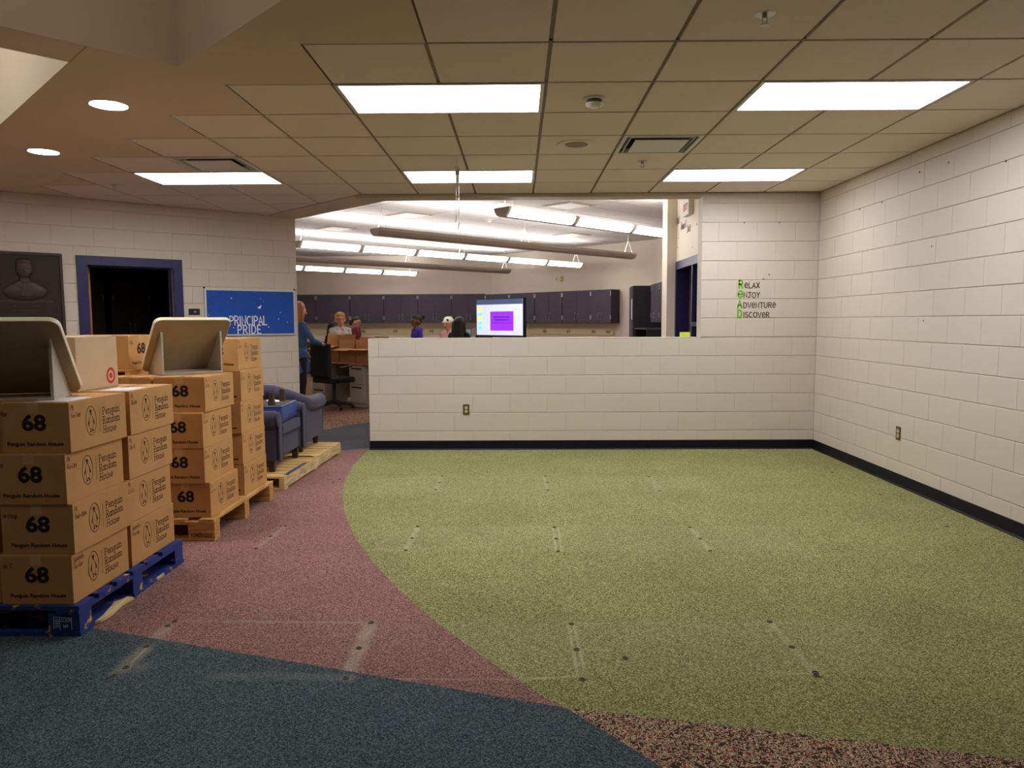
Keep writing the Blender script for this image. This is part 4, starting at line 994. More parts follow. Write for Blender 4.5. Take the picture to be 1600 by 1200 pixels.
F = atz(253.7, 586.5, ZW+4*BXH+.0005); stand('sloped laminate stand on the pine pallet stack before the fifth carton', F, 45, .405, .26, True)
#SECTION5
# ================================================================== ARMCHAIRS
def tapered_leg(mb, x, y, z0, z1, r0_, r1):
    mb.frustum(x, y, z0, r0_, z1, r1, 4, Matrix.Translation((x, y, 0)) @ Matrix.Rotation(R(45), 4, 'Z') @ Matrix.Translation((-x, -y, 0)))
def smooth_path(pts, n=6):
    pts = [Vector(p) for p in pts]; out = []
    for i in range(len(pts)-1):
        p0, p1, p2, p3 = pts[max(i-1, 0)], pts[i], pts[i+1], pts[min(i+2, len(pts)-1)]
        for k in range(n):
            t_ = k/n; out.append(.5*((2*p1)+(p2-p0)*t_+(2*p0-5*p1+4*p2-p3)*t_*t_+(3*p1-p0-3*p2+p3)*t_**3))
    out.append(pts[-1]); return out
def armchair(label, loc, rz):
    # faces local -y; x across; z=0 at the feet
    t = thing('armchair', label, 'armchair', loc, rz, 'navy rolled-arm armchairs')
    w, d = .40, .74                                        # half width of the body, depth
    MB().box(-w+.1, w-.1, .02, d-.12, .11, .32).build('front_rail', SOFA, t, bevel=.03, seg=3, smooth=True)
    MB().box(-w+.12, w-.12, -.01, d-.18, .30, .40).build('seat_cushion', SOFA, t, bevel=.045, seg=4, smooth=True)
    for s in (-1, 1):
        a = MB().box(min(s*(w-.12), s*(w-.005)), max(s*(w-.12), s*(w-.005)), .01, d-.08, .1, .44).build('arm', SOFA, t, bevel=.02, seg=3, smooth=True)
        path = smooth_path([(s*(w-.035), -.005, .455), (s*(w-.035), .2, .455), (s*(w-.035), .42, .465), (s*(w-.06), .60, .50), (s*(w-.16), .71, .555), (s*(w-.28), .745, .59)], 5)
        MB().tube(path, [.052]+[.078]*(len(path)-2)+[.06], 16).build('arm_roll', SOFA, a, smooth=True)
        pl = MB(); pts = [(s*(w-.095), .1), (s*(w-.01), .1), (s*(w-.008), .40)]+[(s*(w-.035)+.066*math.cos(R(q))*s, .455+.066*math.sin(R(q))) for q in range(-40, 221, 20)]+[(s*(w-.095), .40)]
        if s < 0: pts = pts[::-1]
        Mf = Matrix(((1, 0, 0, 0), (0, 0, -1, -.002), (0, 1, 0, 0), (0, 0, 0, 1)))
        pl.prism(pts, 0, .016, Mf).build('arm_front_panel', SOFA, a, bevel=.005, smooth=True)
        MB().tube([(x, -.018, z) for x, z in pts+[pts[0]]], .004, 6).build('piping', PIPE, a)
    bk = MB().box(-w+.06, w-.06, d-.16, d-.01, .12, .55).build('backrest', SOFAD, t, bevel=.03, seg=3, smooth=True)
    path = smooth_path([(-w+.20, d-.02, .575), (-.1, d-.01, .605), (.1, d-.01, .605), (w-.20, d-.02, .575)], 6)
    MB().tube(path, .072, 16).build('back_roll', SOFA, bk, smooth=True)
    MB().box(-w+.13, w-.13, d-.22, d-.14, .38, .57).build('back_cushion', SOFA, t, bevel=.035, seg=3, smooth=True)
    for sx in (-1, 1):
        for y in (.07, d-.12):
            m_ = MB(); tapered_leg(m_, sx*(w-.07), y, 0, .115, .03, .042); m_.build('leg', LEGW, t)
    return t
armchair('navy armchair facing the aisle with an upturned footstool on its seat', (-2.06, 6.63, .1145), R(90))
armchair('navy armchair turned to show its rolled back beside the other armchair', (-2.50, 7.88, .1145), R(180))
# upturned footstool lying on the first armchair
t = thing('footstool', 'upturned bright blue footstool with its brown legs in the air', 'footstool', (-2.30, 6.63, .523), R(3))
M2 = Matrix.Rotation(R(12), 4, 'X')
for nm, (a, b, c, d_, z0, z1), m_, bv in (('cushion', (-.24, .23, -.255, .255, .0, .055), CUSHD, .02), ('apron', (-.24, .23, -.262, .262, .05, .15), CUSH, .012)):
    MB().box(a, b, c, d_, z0, z1).build(nm, m_, t, bevel=bv, seg=3, smooth=True)
MB().box(-.225, .215, -.245, .245, .148, .153).build('dust_cover', GRID_BROWN, t)
MB().tube([(.232, -.265, .145), (.232, .265, .145), (-.242, .265, .145), (-.242, -.265, .145), (.232, -.265, .145)], .004, 6).build('piping', PIPE, t)
for (x, y) in ((-.17, -.18), (.12, -.18), (-.17, .17), (.12, .17)):
    m_ = MB(); m_.frustum(x, y, .152, .034, .265, .022, 12); m_.build('leg', LEGW, t)
m_ = MB()
for k in range(14): m_.ell((.08+random.uniform(-.05, .05), .02+random.uniform(-.04, .04), .16+random.uniform(0, .012)), (.02, .02, .012), 8, 6)
m_.build('torn_stuffing', PAPER, t, smooth=True)

# ================================================================== LIBRARY CABINETS
def upper_cabinet(label, loc, rz, wd=.914, z0=1.36, hgt=.78, dep=.32):
    t = thing('wall_cabinet', label, 'cabinet', loc, rz, 'grey two-door wall cabinets in the library')
    MB().box(-wd/2, wd/2, -dep, -.002, z0, z0+hgt).build('body', CABD, t)
    for s in (-1, 1):
        x0, x1 = (.002, wd/2-.003) if s > 0 else (-wd/2+.003, -.002)
        d_ = MB().box(x0, x1, -dep-.02, -dep, z0+.003, z0+hgt-.003).build('door', CABP, t, bevel=.002)
        MB().tube([(s*.045, -dep-.02, z0+.08), (s*.045, -dep-.05, z0+.09), (s*.045, -dep-.05, z0+.18), (s*.045, -dep-.02, z0+.19)], .006, 6).build('handle', STEEL, d_)
        MB().lathe([(.001, .006), (.011, .006), (.011, 0)], 8, Matrix.Translation((s*.045, -dep-.02, z0+.235)) @ Matrix.Rotation(R(90), 4, 'X')).build('lock', STEEL, d_)
        for z in (.09, hgt-.14): MB().box(s*(wd/2-.001)-.018 if s > 0 else -wd/2, wd/2 if s > 0 else -wd/2+.018, -dep-.026, -dep-.018, z0+z, z0+z+.1).build('hinge', STEEL, d_)
    return t
ords = ['first', 'second', 'third', 'fourth', 'fifth', 'sixth', 'seventh']
for k in range(7):
    upper_cabinet(f'{ords[k]} grey wall cabinet along the straight wall, counted from the inside corner', (-1.35-k*.925, 20.6, 0), 0)
ang0 = Vector((-.75, 20.6)); ad = Vector((.7071, -.7071))
for k in range(4):
    p = ang0+ad*(.60+k*.93); upper_cabinet(f'{ords[k]} grey wall cabinet along the angled wall, counted from the inside corner', (p.x, p.y, 0), -R(45), z0=1.34)
p = ang0+ad*4.12; upper_cabinet('narrow grey wall cabinet ending the angled run', (p.x, p.y, 0), -R(45), wd=.62, z0=1.34)
upper_cabinet('grey wall cabinet on the side wall next to the tall dark cabinet', (3.1, 15.05, 0), -R(90), z0=1.36)
upper_cabinet('grey wall cabinet on the side wall beside the white pilaster', (3.1, 14.12, 0), -R(90), z0=1.36)
# tall dark cabinet at the end of the angled run
t = thing('tall_cabinet', 'tall dark cabinet with a paper strip at the end of the angled run', 'cabinet', (3.09, 16.15, 0), -R(90))
MB().box(-.28, .2, -.62, -.02, 0, 2.14).build('body', CABD, t, bevel=.004)
MB().box(-.275, .195, -.64, -.62, .1, 2.12).build('door', CABP, t, bevel=.002)
MB().box(.03, .15, -.643, -.641, 1.42, 1.86).build('paper_strip', PAPER, t)
MB().box(.03, .15, -.643, -.641, 1.36, 1.42).build('purple_band', mat('purple_ink', rgb(84, 50, 140), .6), t)
t = thing('low_bookcase', 'low black bookcase below the side wall cabinet', 'bookcase', (3.09, 15.1, 0), -R(90))
MB().box(-.7, .7, -.02, -.003, 0, 1.22).box(-.7, -.67, -.6, -.02, 0, 1.22).box(.67, .7, -.6, -.02, 0, 1.22).build('case', BLACK, t); MB().box(-.72, .72, -.62, -.003, 1.22, 1.245).build('top', CABP, t)
for z in (.4, .8): MB().box(-.67, .67, -.58, -.02, z, z+.02).build('shelf', BLACK, t)
# counters below, with the outlet raceway on the wall
def counter(label, loc, rz, L):
    t = thing('counter', label, 'counter', loc, rz)
    MB().box(0, L, -.6, -.01, .0, .86).build('body', CABP, t); MB().box(-.01, L, -.63, 0, .86, .9).build('worktop', mat('cream_worktop', rgb(206, 190, 160), .4), t)
counter('long counter below the straight row of wall cabinets', (-7.7, 20.57, 0), 0, 6.3)
counter('counter below the angled row of wall cabinets', (-.38, 20.2, 0), -R(45), 3.6)
def raceway(label, loc, rz, L, xs):
    t = thing('outlet_raceway', label, 'raceway', loc, rz)
    MB().box(0, L, -.05, -.002, 1.06, 1.2).build('channel', mat('cream_raceway', rgb(226, 208, 166), .45), t, bevel=.004)
    for x in xs:
        o = MB().box(x-.06, x+.06, -.054, -.05, 1.09, 1.17).build('outlet', mat('tan_outlet_plate', rgb(190, 168, 126), .5), t)
        for q in (-.03, .03): MB().box(x+q-.015, x+q+.015, -.056, -.054, 1.115, 1.145).build('socket', mat('brown_socket', rgb(104, 46, 34), .5), o)
raceway('cream outlet raceway under the straight row of wall cabinets', (-7.7, 20.6, 0), 0, 6.6, [1.75, 2.55, 3.1, 3.4, 4.3, 5.3, 5.9])
raceway('cream outlet raceway under the angled row of wall cabinets', (-.62, 20.47, 0), -R(45), 4.1, [.9, 1.9, 2.7, 3.5, 3.95])
for px, py, lb, m_ in ((870, 436, 'white thermostat on the angled library wall', WHITE), (878, 436, 'yellow switch plate on the angled library wall', mat('yellow_plate', rgb(206, 180, 90), .5))):
    d = ray(px, py); c0 = ang0.x+ang0.y; tt = c0/(d.x+d.y); p = Vector((d.x*tt, d.y*tt, HC+d.z*tt))
    t = thing('wall_control', lb, 'switch', (p.x, p.y, p.z), -R(45)); MB().box(-.045, .045, -.016, -.0, -.065, .065).build('plate', m_, t, bevel=.003); MB().box(-.012, .012, -.022, -.016, -.02, .02).build('toggle', RED if m_ is WHITE else WHITE, t)

# ================================================================== LIBRARY DOOR, EXIT SIGN
fr = MB().box(DWX-.012, DWX+.16, 8.46, 8.51, 0, 2.15).box(DWX-.012, DWX+.16, 9.64, 9.7, 0, 2.15).box(DWX-.012, DWX+.16, 8.51, 9.64, 2.05, 2.15).box(DWX, DWX+.1, 8.80, 8.84, 0, 2.05).box(DWX, DWX+.1, 8.51, 8.80, 1.33, 1.38)
D2 = struct('door_2', fr, NAVYF, 'navy framed library door with a narrow side window')
SG = mat('dark_glass', rgb(20, 20, 30), .05, spec=.8)
MB().box(DWX+.04, DWX+.046, 8.51, 8.80, 1.38, 2.05).build('pane', SG, D2); MB().box(DWX+.04, DWX+.046, 8.51, 8.80, 0, 1.33).build('pane', SG, D2)
dl = MB().box(DWX+.17, DWX+1.0, 8.86, 8.905, .01, 2.03).build('door_leaf', WOODD, D2); dl['label'] = 'oak door leaf standing open into the office'
MB().box(DWX+.15, DWX+.172, 8.905, 8.92, 1.72, 1.84).build('hinge', STEEL, dl)
t = thing('exit_sign', 'white box exit sign high on the library door wall', 'sign', (DWX-.001, 8.95, 2.64), R(-90))
MB().box(-.16, .16, -.06, -.001, 0, .2).build('housing', WHITE, t, bevel=.004)
q = MB(); font(q, 'EXIT', .11, plane_T((0, -.06, .06), (1, 0, 0), (0, 0, 1), .001), 0, 0, bold=.003); q.build('exit_letters', RED, t)
t = thing('wall_slogan', 'faint grey cursive words sloping down the library door wall', 'lettering', (DWX-.0015, 9.5, 2.42), R(-90))
TLs = plane_T((0, 0, 0), (1, 0, 0), (0, 0, 1), .001)
GI = mat('grey_ink', rgb(70, 66, 74), .7)
for k, (wd, px, py) in enumerate((('What I.', 1056.5, 351), ('Dream U.', 1064, 359), ('Do it', 1074, 363))):
    p = atx(px, py, DWX); q = MB(); strokes(q, wd, .085, .011, TLs, 9.5-p.y, p.z-2.42, .8, .05, slant=.15, jit=.08); q.build('word', GI, t)
for px, py in ((1060, 372), (1059, 387), (1082, 386), (1089, 350)):
    p = atx(px, py, DWX); o = thing('wall_anchor', 'small dark screw hole in the library door wall', 'anchor', (DWX-.001, p.y, p.z), R(-90), 'screw holes in the library door wall')
    MB().lathe([(.001, .002), (.009, .002), (.01, 0)], 8, Matrix.Rotation(R(90), 4, 'X')).build('collar', GI, o); MB().lathe([(.001, .003), (.005, .003), (.005, .001)], 8, Matrix.Rotation(R(90), 4, 'X')).build('hole', INK, o)
p = aty(1070, 526, YF+.15); t = thing('note_block', 'lime green sticky note block on the half wall cap', 'notepad', (p.x, YF+.15, 6*CH+.0005), R(5))
MB().box(-.05, .05, -.03, .03, 0, .05).build('note_stack', LIME, t, bevel=.001); MB().box(-.05, .05, -.0305, .0305, .05, .0515).build('top_note', mat('lime_top', rgb(206, 222, 80), .6), t)

# ================================================================== LIBRARY FURNITURE
def pedestal(parent, x0, x1, y0, y1, nd, z1):
    b = MB().box(x0, x1, y0+.02, y1, .06, z1).build('pedestal', DESKG, parent, bevel=.003)
    MB().box(x0+.02, x1-.02, y0+.05, y1-.03, 0, .06).build('plinth', DESKG, b)
    h = (z1-.08)/nd
    for k in range(nd):
        d_ = MB().box(x0+.008, x1-.008, y0, y0+.02, .07+k*h, .07+(k+1)*h-.012).build('drawer', DESKG, b, bevel=.003)
        MB().box(x0+.06, x1-.06, y0-.004, y0+.004, .07+(k+1)*h-.07, .07+(k+1)*h-.045).build('pull', BLACK, d_)
# desk near the opening (pedestals face the opening)
def desk(label, loc, rz, L, left, right):
    t = thing('desk', label, 'desk', loc, rz)
    MB().box(0, L, -.02, .58, .70, .735).build('desk_top', DESKW, t, bevel=.006)
    MB().box(.02, L-.02, .54, .56, .1, .70).build('back_panel', mat('dark_modesty_panel', rgb(36, 30, 30), .7), t)
    if left: pedestal(t, .03, .41, .02, .53, left, .70)
    if right: pedestal(t, L-.71, L-.33, .02, .53, right, .70)
    MB().box(L-.06, L-.02, .05, .53, 0, .70).build('leg_panel', mat('dark_modesty_panel', rgb(36, 30, 30), .7), t)
    if not left: MB().box(.02, .06, .02, .68, 0, .7).build('leg_panel', DESKG, t)
    if not right: MB().box(L-.06, L-.02, .02, .68, 0, .7).build('leg_panel', DESKG, t)
desk('oak topped desk with grey drawer pedestals beside the half wall end', (-3.66, 12.93, 0), R(-40), 1.8, 3, 2)
# black office chair
t = thing('office_chair', 'black high-backed office chair standing before the desk', 'chair', (-2.97, 11.86, 0), R(140))
MB().box(-.25, .25, -.24, .24, .43, .52).build('seat', BLKFAB, t, bevel=.04, seg=3, smooth=True)
MB().box(-.24, .24, .20, .28, .52, 1.06).build('backrest', BLKFAB, t, bevel=.04, seg=3, smooth=True)
MB().tube([(0, 0, .1), (0, 0, .43)], .03, 10).build('gas_post', BLACK, t)
for k in range(5):
    a = R(72*k+20); l = MB().tube([(0, 0, .12), (.29*math.cos(a), .29*math.sin(a), .07)], [.03, .018], 8).build('base_arm', BLACK, t)
    MB().ell((.29*math.cos(a), .29*math.sin(a), .03), (.03, .02, .03), 10, 8).build('caster', BLACK, l)
for s in (-1, 1): MB().tube([(s*.25, .1, .48), (s*.31, .1, .5), (s*.31, .1, .68), (s*.31, -.12, .70)], .018, 8).build('armrest', BLACK, t)
# open cartons on the desks
def open_carton(label, loc, rz, w, d, h, flaps, m=CARD3):
    t = thing('open_carton', label, 'carton', loc, rz, 'open cartons on the library desks')
    k = .005
    MB().box(-w/2, w/2, -d/2, -d/2+k, 0, h).box(-w/2, w/2, d/2-k, d/2, 0, h).box(-w/2, -w/2+k, -d/2+k, d/2-k, 0, h).box(w/2-k, w/2, -d/2+k, d/2-k, 0, h).box(-w/2, w/2, -d/2, d/2, 0, k).build('body', m, t)
    for side, ang, ln in flaps:
        if side == 'f': Mx = Matrix.Translation((0, -d/2, h)) @ Matrix.Rotation(R(ang), 4, 'X'); b_ = (-w/2, w/2, 0, k, 0, ln)
        if side == 'b': Mx = Matrix.Translation((0, d/2, h)) @ Matrix.Rotation(R(-ang), 4, 'X'); b_ = (-w/2, w/2, -k, 0, 0, ln)
        if side == 'l': Mx = Matrix.Translation((-w/2, 0, h)) @ Matrix.Rotation(R(-ang), 4, 'Y'); b_ = (0, k, -d/2, d/2, 0, ln)
        if side == 'r': Mx = Matrix.Translation((w/2, 0, h)) @ Matrix.Rotation(R(ang), 4, 'Y'); b_ = (-k, 0, -d/2, d/2, 0, ln)
        MB().box(*b_, Mx).build('flap', m, t)
open_carton('open brown carton with spread flaps before the boy', (-2.72, 12.42, .736), R(-40), .40, .38, .22, [('f', 100, .17), ('b', 15, .19), ('l', 12, .15), ('r', 10, .15)])
open_carton('open brown carton with raised flaps beside the half wall end', (-2.40, 12.14, .736), R(-40), .36, .36, .22, [('f', 95, .16), ('b', 10, .2), ('l', 8, .15), ('r', 60, .15)])
open_carton('taller tan carton with flaps folded out behind the woman', (-3.30, 12.92, .736), R(-40), .36, .34, .25, [('f', 110, .16), ('b', 30, .16), ('l', 120, .14), ('r', 8, .2)], CARD)
open_carton('brown carton with one flap upright on the rear desk', (-3.03, 12.66, .736), R(-40), .3, .34, .26, [('b', 8, .19), ('r', 6, .18), ('f', 100, .16)])
# large touch screen on a stand
t = thing('display_screen', 'large touch screen showing a purple note on a rolling stand', 'screen', (-.385, 15.9, 0), R(-44))
SW, SH, S0 = 1.44, .83, 1.055
MB().box(-SW/2, SW/2, -.03, .05, S0, S0+SH).build('bezel', SCREENB, t, bevel=.008)
pn = MB().box(-SW/2+.02, SW/2-.02, -.034, -.03, S0+.03, S0+SH-.02).build('display', screen('screen_white', rgb(206, 214, 238), .42), t)
TD = plane_T((0, -.034, S0), (1, 0, 0), (0, 0, 1), .001)
def patch(x0, x1, z0, z1, m_, nm, off=.001):
    q = MB(); polyfill(q, [(x0, z0), (x1, z0), (x1, z1), (x0, z1)], plane_T((0, -.034, S0), (1, 0, 0), (0, 0, 1), off)); q.build(nm, m_, pn)
patch(-.7, .7, .70, .81, screen('screen_navy', rgb(58, 70, 98), .6), 'title_bar')
patch(-.7, .7, .03, .045, screen('screen_task', rgb(40, 44, 66), .6), 'task_bar')
patch(-.27, .43, .14, .55, screen('screen_purple', rgb(142, 40, 226), .5), 'purple_note')
for k in range(5): patch(-.66, -.53, .56-k*.098, .62-k*.098, screen(['screen_lime', 'screen_cyan'][k % 2 if k < 3 else 1], [rgb(190, 216, 80), rgb(96, 206, 226)][k % 2 if k < 3 else 1], .8), 'colour_chip')
q = MB(); TD2 = plane_T((0, -.034, S0), (1, 0, 0), (0, 0, 1), .003)
for k, (x0, x1) in enumerate(((-.16, .3), (-.13, .28), (-.2, .36))):
    ribbon(q, [(x0, .43-k*.06), (x1, .43-k*.06)], .028 if k < 2 else .012, TD2)
q.build('note_text', screen('screen_ink', rgb(84, 20, 150), .6), pn)
for s in (-1, 1): MB().box(s*.45-.03, s*.45+.03, .05, .1, .1, 1.5).build('post', BLACK, t); MB().box(s*.45-.035, s*.45+.035, -.35, .45, .04, .1).build('foot', BLACK, t)
# table with laptop behind the students
t = thing('library_table', 'grey topped library table behind the students', 'table', (-1.6, 17.5, 0), 0)
MB().box(-1.3, 1.0, -.38, .38, .95, .985).build('table_top', CABP, t, bevel=.004)
for x in (-1.2, .9):
    for y in (-.3, .3): MB().tube([(x, y, 0), (x, y, .95)], .02, 8).build('leg', BLACK, t)
p = aty(728, 522, 17.3); t = thing('laptop', 'dark open laptop on the library table', 'laptop', (p.x-.08, 17.35, .986), R(-15))
MB().box(-.17, .17, -.12, .12, 0, .018).build('keyboard_base', BLACK, t, bevel=.003)
Ml = Matrix.Translation((0, .11, .018)) @ Matrix.Rotation(R(-12), 4, 'X')
l_ = MB().box(-.17, .17, -.004, .004, 0, .23, Ml).build('lid', BLACK, t); MB().box(-.155, .155, -.006, -.0045, .015, .215, Ml).build('display', screen('laptop_glow', rgb(96, 110, 140), .35), l_)
t = thing('printer', 'low black printer beside the laptop', 'printer', (p.x+.42, 17.5, .986), R(0)); MB().box(-.2, .2, -.16, .16, 0, .085).build('body', BLACK, t, bevel=.012); MB().box(-.14, .14, -.2, -.155, .01, .02).build('paper_tray', BLACK, t)

# ================================================================== PEOPLE
SKIN1 = mat('skin_fair', rgb(206, 150, 120), .55); SKIN2 = mat('skin_brown', rgb(120, 78, 56), .55)
HAIRB = mat('hair_black', rgb(18, 14, 14), .6); HAIRL = mat('hair_light_brown', rgb(150, 96, 52), .55); HAIRS = mat('hair_sandy', rgb(176, 126, 70), .6); HAIRD = mat('hair_dark_brown', rgb(40, 26, 20), .6)
DENIM = mat('denim_shirt', rgb(60, 88, 132), .8, noise=.06, nscale=30); BLKP = mat('black_trousers', rgb(20, 18, 20), .85); GRHOOD = mat('grey_hoodie', rgb(178, 172, 170), .9)
MAROON = mat('maroon_shirt', rgb(104, 20, 40), .85); PURP = mat('purple_hoodie', rgb(60, 42, 150), .85, noise=.05, nscale=20); PINK = mat('pink_shirt', rgb(214, 160, 160), .85); CAPW = mat('white_cap', rgb(226, 220, 212), .7); BLKS = mat('black_top', rgb(24, 20, 22), .9)
EYE = mat('eye_dark', rgb(30, 22, 20), .2); LIP = mat('lip', rgb(160, 88, 80), .5); SHOE = mat('sneaker', rgb(60, 56, 56), .7)
class Body:
    def __init__(s): s.pr = []
    def cap(s, a, ra, b, rb, m): s.pr.append((Vector(a), ra, Vector(b), rb, m))
    def solid(s, name, mats, parent, vox):
        mb = MB()
        for a, ra, b, rb, m in s.pr:
            ax = b-a; L = ax.length
            if L < 1e-5:
                mb.ell(a, (ra, ra, ra), 14, 9); continue
            q = ax.to_track_quat('Z', 'Y').to_matrix().to_4x4(); Mx = Matrix.Translation(a) @ q
            prof = []
            for i in range(1, 6): th = math.pi/2*i/5; prof.append((ra*math.sin(th), -ra*math.cos(th)))
            for i in range(0, 5): th = math.pi/2*i/5; prof.append((rb*math.cos(th), L+rb*math.sin(th)))
            mb.lathe(prof, 14, Mx)
        me = mb.mesh('tmp', mats[0]); o = bpy.data.objects.new('tmp', me); COL.objects.link(o)
        md = o.modifiers.new('r', 'REMESH'); md.mode = 'VOXEL'; md.voxel_size = vox
        sm = o.modifiers.new('s', 'SMOOTH'); sm.factor = .5; sm.iterations = 4
        out = bpy.data.meshes.new_from_object(o.evaluated_get(bpy.context.evaluated_depsgraph_get()))
        bpy.data.objects.remove(o); out.materials.clear()
        for m in mats: out.materials.append(m)
        n = len(out.polygons); c = np.zeros(n*3); out.polygons.foreach_get('center', c); c = c.reshape(-1, 3)
        best = np.full(n, 1e9); mi = np.zeros(n, int)
        for a, ra, b, rb, m in s.pr:
            A, Bv = np.array(a), np.array(b); ab = Bv-A; l2 = max(ab@ab, 1e-9); t_ = np.clip((c-A)@ab/l2, 0, 1)
            dd = np.linalg.norm(c-(A+t_[:, None]*ab), axis=1)-(ra+(rb-ra)*t_); k = dd < best; best[k] = dd[k]; mi[k] = m
        out.polygons.foreach_set('material_index', mi.astype('i')); out.polygons.foreach_set('use_smooth', [True]*n)
        return link(name, out, parent)
def person(label, loc, rz, ht, skin, top, pants, hair, hstyle, arms, hs=1.18, cap=None, glasses=False, fingers=False, grp=None):
    # local: faces -y, feet at z=0; proportions from standing height
    t = thing('person', label, 'person', loc, rz, grp)
    k = ht/1.7; B_ = Body(); V = lambda x, y, z: Vector((x*k, y*k, z*k))
    sk, tp, pn, sh = 0, 1, 2, 3
    HV = lambda x, y, z: V(x*hs, -.01+(y+.01)*hs, 1.53+(z-1.53)*hs)
    for s in (-1, 1):
        B_.cap(V(s*.095, 0, .88), .085*k, V(s*.1, -.01, .48), .058*k, pn); B_.cap(V(s*.1, -.01, .48), .055*k, V(s*.1, .02, .1), .038*k, pn)
        B_.cap(V(s*.1, .02, .045), .042*k, V(s*.115, -.15, .035), .034*k, sh)
        sh_ = V(s*.17, 0, 1.38); B_.cap(V(s*.05, 0, 1.41), .062*k, sh_, .062*k, tp)
        el, wr = arms[0 if s < 0 else 1]; el, wr = V(*el), V(*wr)
        B_.cap(sh_, .06*k, el, .046*k, tp); B_.cap(el, .045*k, wr, .034*k, tp)
        hd = (wr-el).normalized(); pm = wr+hd*.075*k; side = hd.cross(Vector((0, 0, 1))); side = side.normalized() if side.length > .1 else Vector((1, 0, 0))
        B_.cap(wr, .027*k, pm, .026*k, sk)
        if fingers:
            for q, ln in ((-.028, .062), (-.0095, .075), (.0095, .07), (.028, .055)):
                a_ = pm+side*q*k; m1 = a_+(hd*.6*ln+Vector((0, 0, -.010)))*k; B_.cap(a_, .0095*k, m1, .0088*k, sk); B_.cap(m1, .0088*k, m1+(hd*.4*ln+Vector((0, 0, -.02)))*k, .0078*k, sk)
            a_ = wr+hd*.02*k+side*.025*k*(-s); B_.cap(a_, .011*k, a_+(hd*.045+side*(-s)*.03)*k, .009*k, sk)
        else: B_.cap(pm, .024*k, pm+hd*.06*k, .014*k, sk)
    B_.cap(V(-.07, .0, .92), .115*k, V(.07, .0, .92), .115*k, tp if top in (DENIM,) else pn); B_.cap(V(0, .0, .98), .135*k, V(0, 0, 1.12), .13*k, tp)
    B_.cap(V(-.05, .0, 1.12), .115*k, V(-.06, .0, 1.3), .115*k, tp); B_.cap(V(.05, .0, 1.12), .115*k, V(.06, .0, 1.3), .115*k, tp)
    B_.cap(V(0, .01, 1.4), .058*k, V(0, -.005, 1.5), .052*k, sk)
    hz, hy = 1.59, -.02
    B_.cap(HV(0, hy+.02, hz+.015), .088*k*hs, HV(0, hy-.01, hz+.02), .086*k*hs, sk); B_.cap(HV(0, hy-.02, hz-.03), .07*k*hs, HV(0, hy-.035, hz-.075), .042*k*hs, sk)
    B_.cap(HV(0, hy-.095, hz+.0), .010*k*hs, HV(0, hy-.112, hz-.028), .015*k*hs, sk)
    for s in (-1, 1): B_.cap(HV(s*.088, hy+.015, hz+.005), .016*k*hs, HV(s*.09, hy+.02, hz-.028), .012*k*hs, sk)
    B_.solid('body', [skin, top, pants, SHOE], t, .009 if fingers else .012)
    for s in (-1, 1): MB().ell(HV(s*.033, hy-.083, hz+.012), (.013*k*hs, .008*k*hs, .008*k*hs), 10, 8).build('eye', EYE, t)
    MB().ell(HV(0, hy-.083, hz-.058), (.022*k*hs, .008*k*hs, .006*k*hs), 10, 6).build('mouth', LIP, t)
    Hh = Body()
    Hh.cap(HV(0, hy+.035, hz+.04), .092*k*hs, HV(0, hy, hz+.052), .088*k*hs, 0)
    if hstyle == 'short': Hh.cap(HV(-.03, hy-.06, hz+.085), .035*k*hs, HV(.04, hy-.06, hz+.085), .035*k*hs, 0); Hh.cap(HV(0, hy+.06, hz), .06*k*hs, HV(0, hy+.06, hz-.02), .05*k*hs, 0)
    if hstyle == 'long':
        for s in (-1, 0, 1): Hh.cap(HV(s*.05, hy+.06, hz+.02), .06*k*hs, HV(s*.07, hy+.1, hz-.26), .05*k*hs, 0)
        for s in (-1, 1): Hh.cap(HV(s*.075, hy+.0, hz+.05), .035*k*hs, HV(s*.1, hy+.02, hz-.2), .035*k*hs, 0)
    if hstyle == 'tail': Hh.cap(HV(0, hy+.08, hz+.02), .05*k*hs, HV(0, hy+.15, hz+.02), .035*k*hs, 0); Hh.cap(HV(0, hy+.15, hz+.02), .04*k*hs, HV(0, hy+.17, hz-.06), .03*k*hs, 0)
    if hstyle == 'bun': Hh.cap(HV(0, hy+.06, hz), .06*k*hs, HV(0, hy+.05, hz-.03), .05*k*hs, 0); [Hh.cap(HV(.03*math.cos(q), hy+.12+.03*math.sin(q), hz+.08+.02*math.sin(2*q)), .035*k*hs, HV(.04*math.cos(q), hy+.13+.03*math.sin(q), hz+.1), .03*k*hs, 0) for q in range(5)]
    Hh.solid('hair', [hair], t, .011)
    if cap:
        c_ = Body(); c_.cap(HV(0, hy+.03, hz+.07), .094*k*hs, HV(0, hy-.01, hz+.072), .092*k*hs, 0); c_.cap(HV(-.04, hy-.1, hz+.055), .012*k*hs, HV(.04, hy-.1, hz+.055), .012*k*hs, 0); c_.cap(HV(-.04, hy-.14, hz+.045), .012*k*hs, HV(.04, hy-.14, hz+.045), .012*k*hs, 0); c_.solid('cap', [cap], t, .011)
    if glasses:
        gl = MB()
        for s in (-1, 1):
            gl.tube([HV(s*.036+.027*math.cos(q*math.pi/6), hy-.098, hz+.01+.02*math.sin(q*math.pi/6)) for q in range(13)], .0035*k*hs, 6)
            gl.tube([HV(s*.063, hy-.098, hz+.014), HV(s*.096, hy-.02, hz+.014), HV(s*.096, hy+.03, hz+.01)], .0035*k*hs, 6)
        gl.tube([HV(-.01, hy-.1, hz+.014), HV(.01, hy-.1, hz+.014)], .0035*k*hs, 6); gl.build('glasses', BLACK, t)
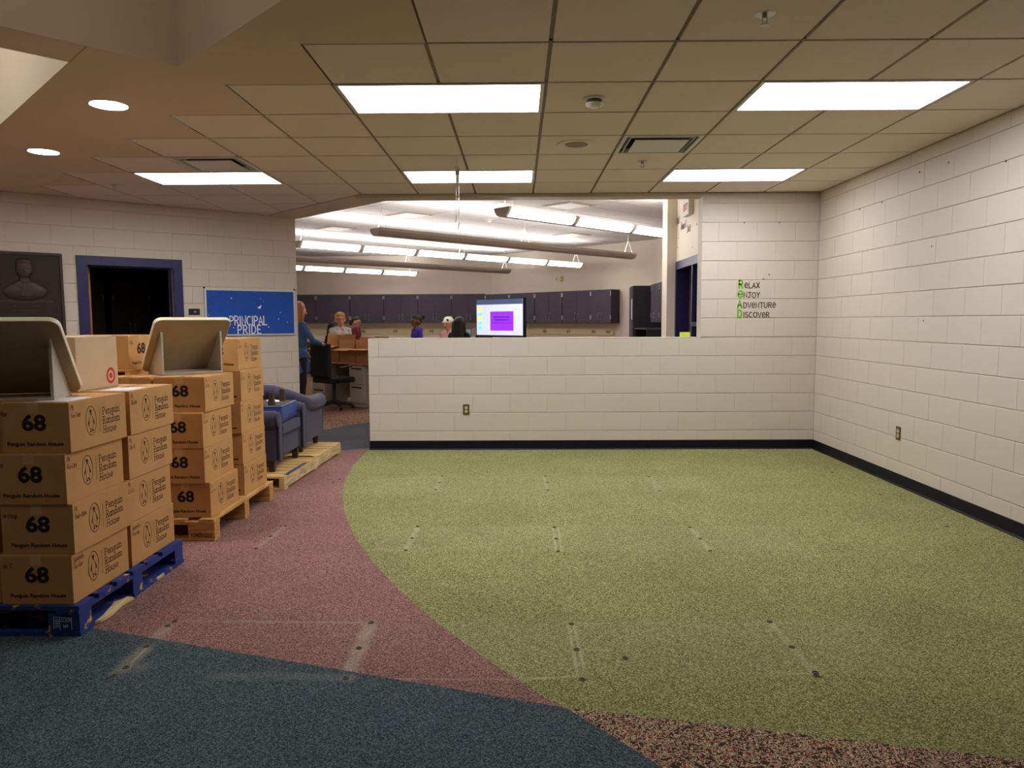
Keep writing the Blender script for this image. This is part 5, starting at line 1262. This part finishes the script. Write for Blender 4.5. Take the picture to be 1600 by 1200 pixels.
    if top in (GRHOOD, PURP):
        hd_ = Body(); hd_.cap(V(-.07, .075, 1.4), .045*k, V(.07, .075, 1.4), .045*k, 0); hd_.cap(V(-.1, .02, 1.43), .04*k, V(-.05, -.06, 1.4), .028*k, 0); hd_.cap(V(.1, .02, 1.43), .04*k, V(.05, -.06, 1.4), .028*k, 0); hd_.solid('hood', [top], t, .012)
    if top is DENIM:
        s_ = MB(); s_.lathe([(.14*k, .62*k), (.165*k, .66*k), (.16*k, .82*k), (.142*k, .98*k), (.14*k, 1.0*k)], 20).build('shirt_tail', DENIM, t, smooth=True)
    return t
down = [((-.23, .02, 1.1), (-.24, -.06, .86)), ((.23, .02, 1.1), (.24, -.06, .86))]
fwd = [((-.22, -.04, 1.12), (-.16, -.26, 1.06)), ((.22, -.04, 1.12), (.16, -.26, 1.06))]
pw = aty(466, 500, 11.25)
person('person with long light brown hair in a denim shirt touching the office chair', (-3.37, 11.32, 0), R(135), 1.66, SKIN1, DENIM, BLKP, HAIRL, 'long',
       [((-.24, -.12, 1.15), (-.13, -.31, 1.10)), ((.23, -.02, 1.12), (.2, -.2, .98))], fingers=True)
p = aty(531, 495, 13.65); person('person with short sandy hair, glasses and a grey hoodie behind the open cartons', (p.x, 13.65, 0), R(25), 1.53, SKIN1, GRHOOD, BLKP, HAIRS, 'short', down, glasses=True)
p = aty(521, 505, 14.2); person('person with black hair and black top turned away beside the grey hoodie', (p.x, 14.2, 0), R(160), 1.36, SKIN2, BLKS, BLKP, HAIRB, 'long', down)
p = aty(556, 496, 18.6); person('person in a maroon shirt with dark hair tied back by the far counter', (p.x, 18.6, 0), R(75), 1.48, SKIN1, MAROON, BLKP, HAIRD, 'tail', down)
p = aty(651, 496, 14.6); person('person in a purple hoodie with curly dark hair in a bun', (p.x, 14.6, 0), R(-60), 1.49, SKIN2, PURP, BLKP, HAIRD, 'bun', down)
p = aty(701, 500, 14.6); person('person in a white cap and pink shirt by the library table', (p.x, 14.6, 0), R(-35), 1.42, SKIN1, PINK, BLKP, HAIRD, 'short', fwd, cap=CAPW)
p = aty(717, 498, 12.6); person('person with long black hair seen from behind near the large screen', (p.x, 12.6, 0), R(165), 1.43, SKIN2, BLKS, BLKP, HAIRB, 'long', down)
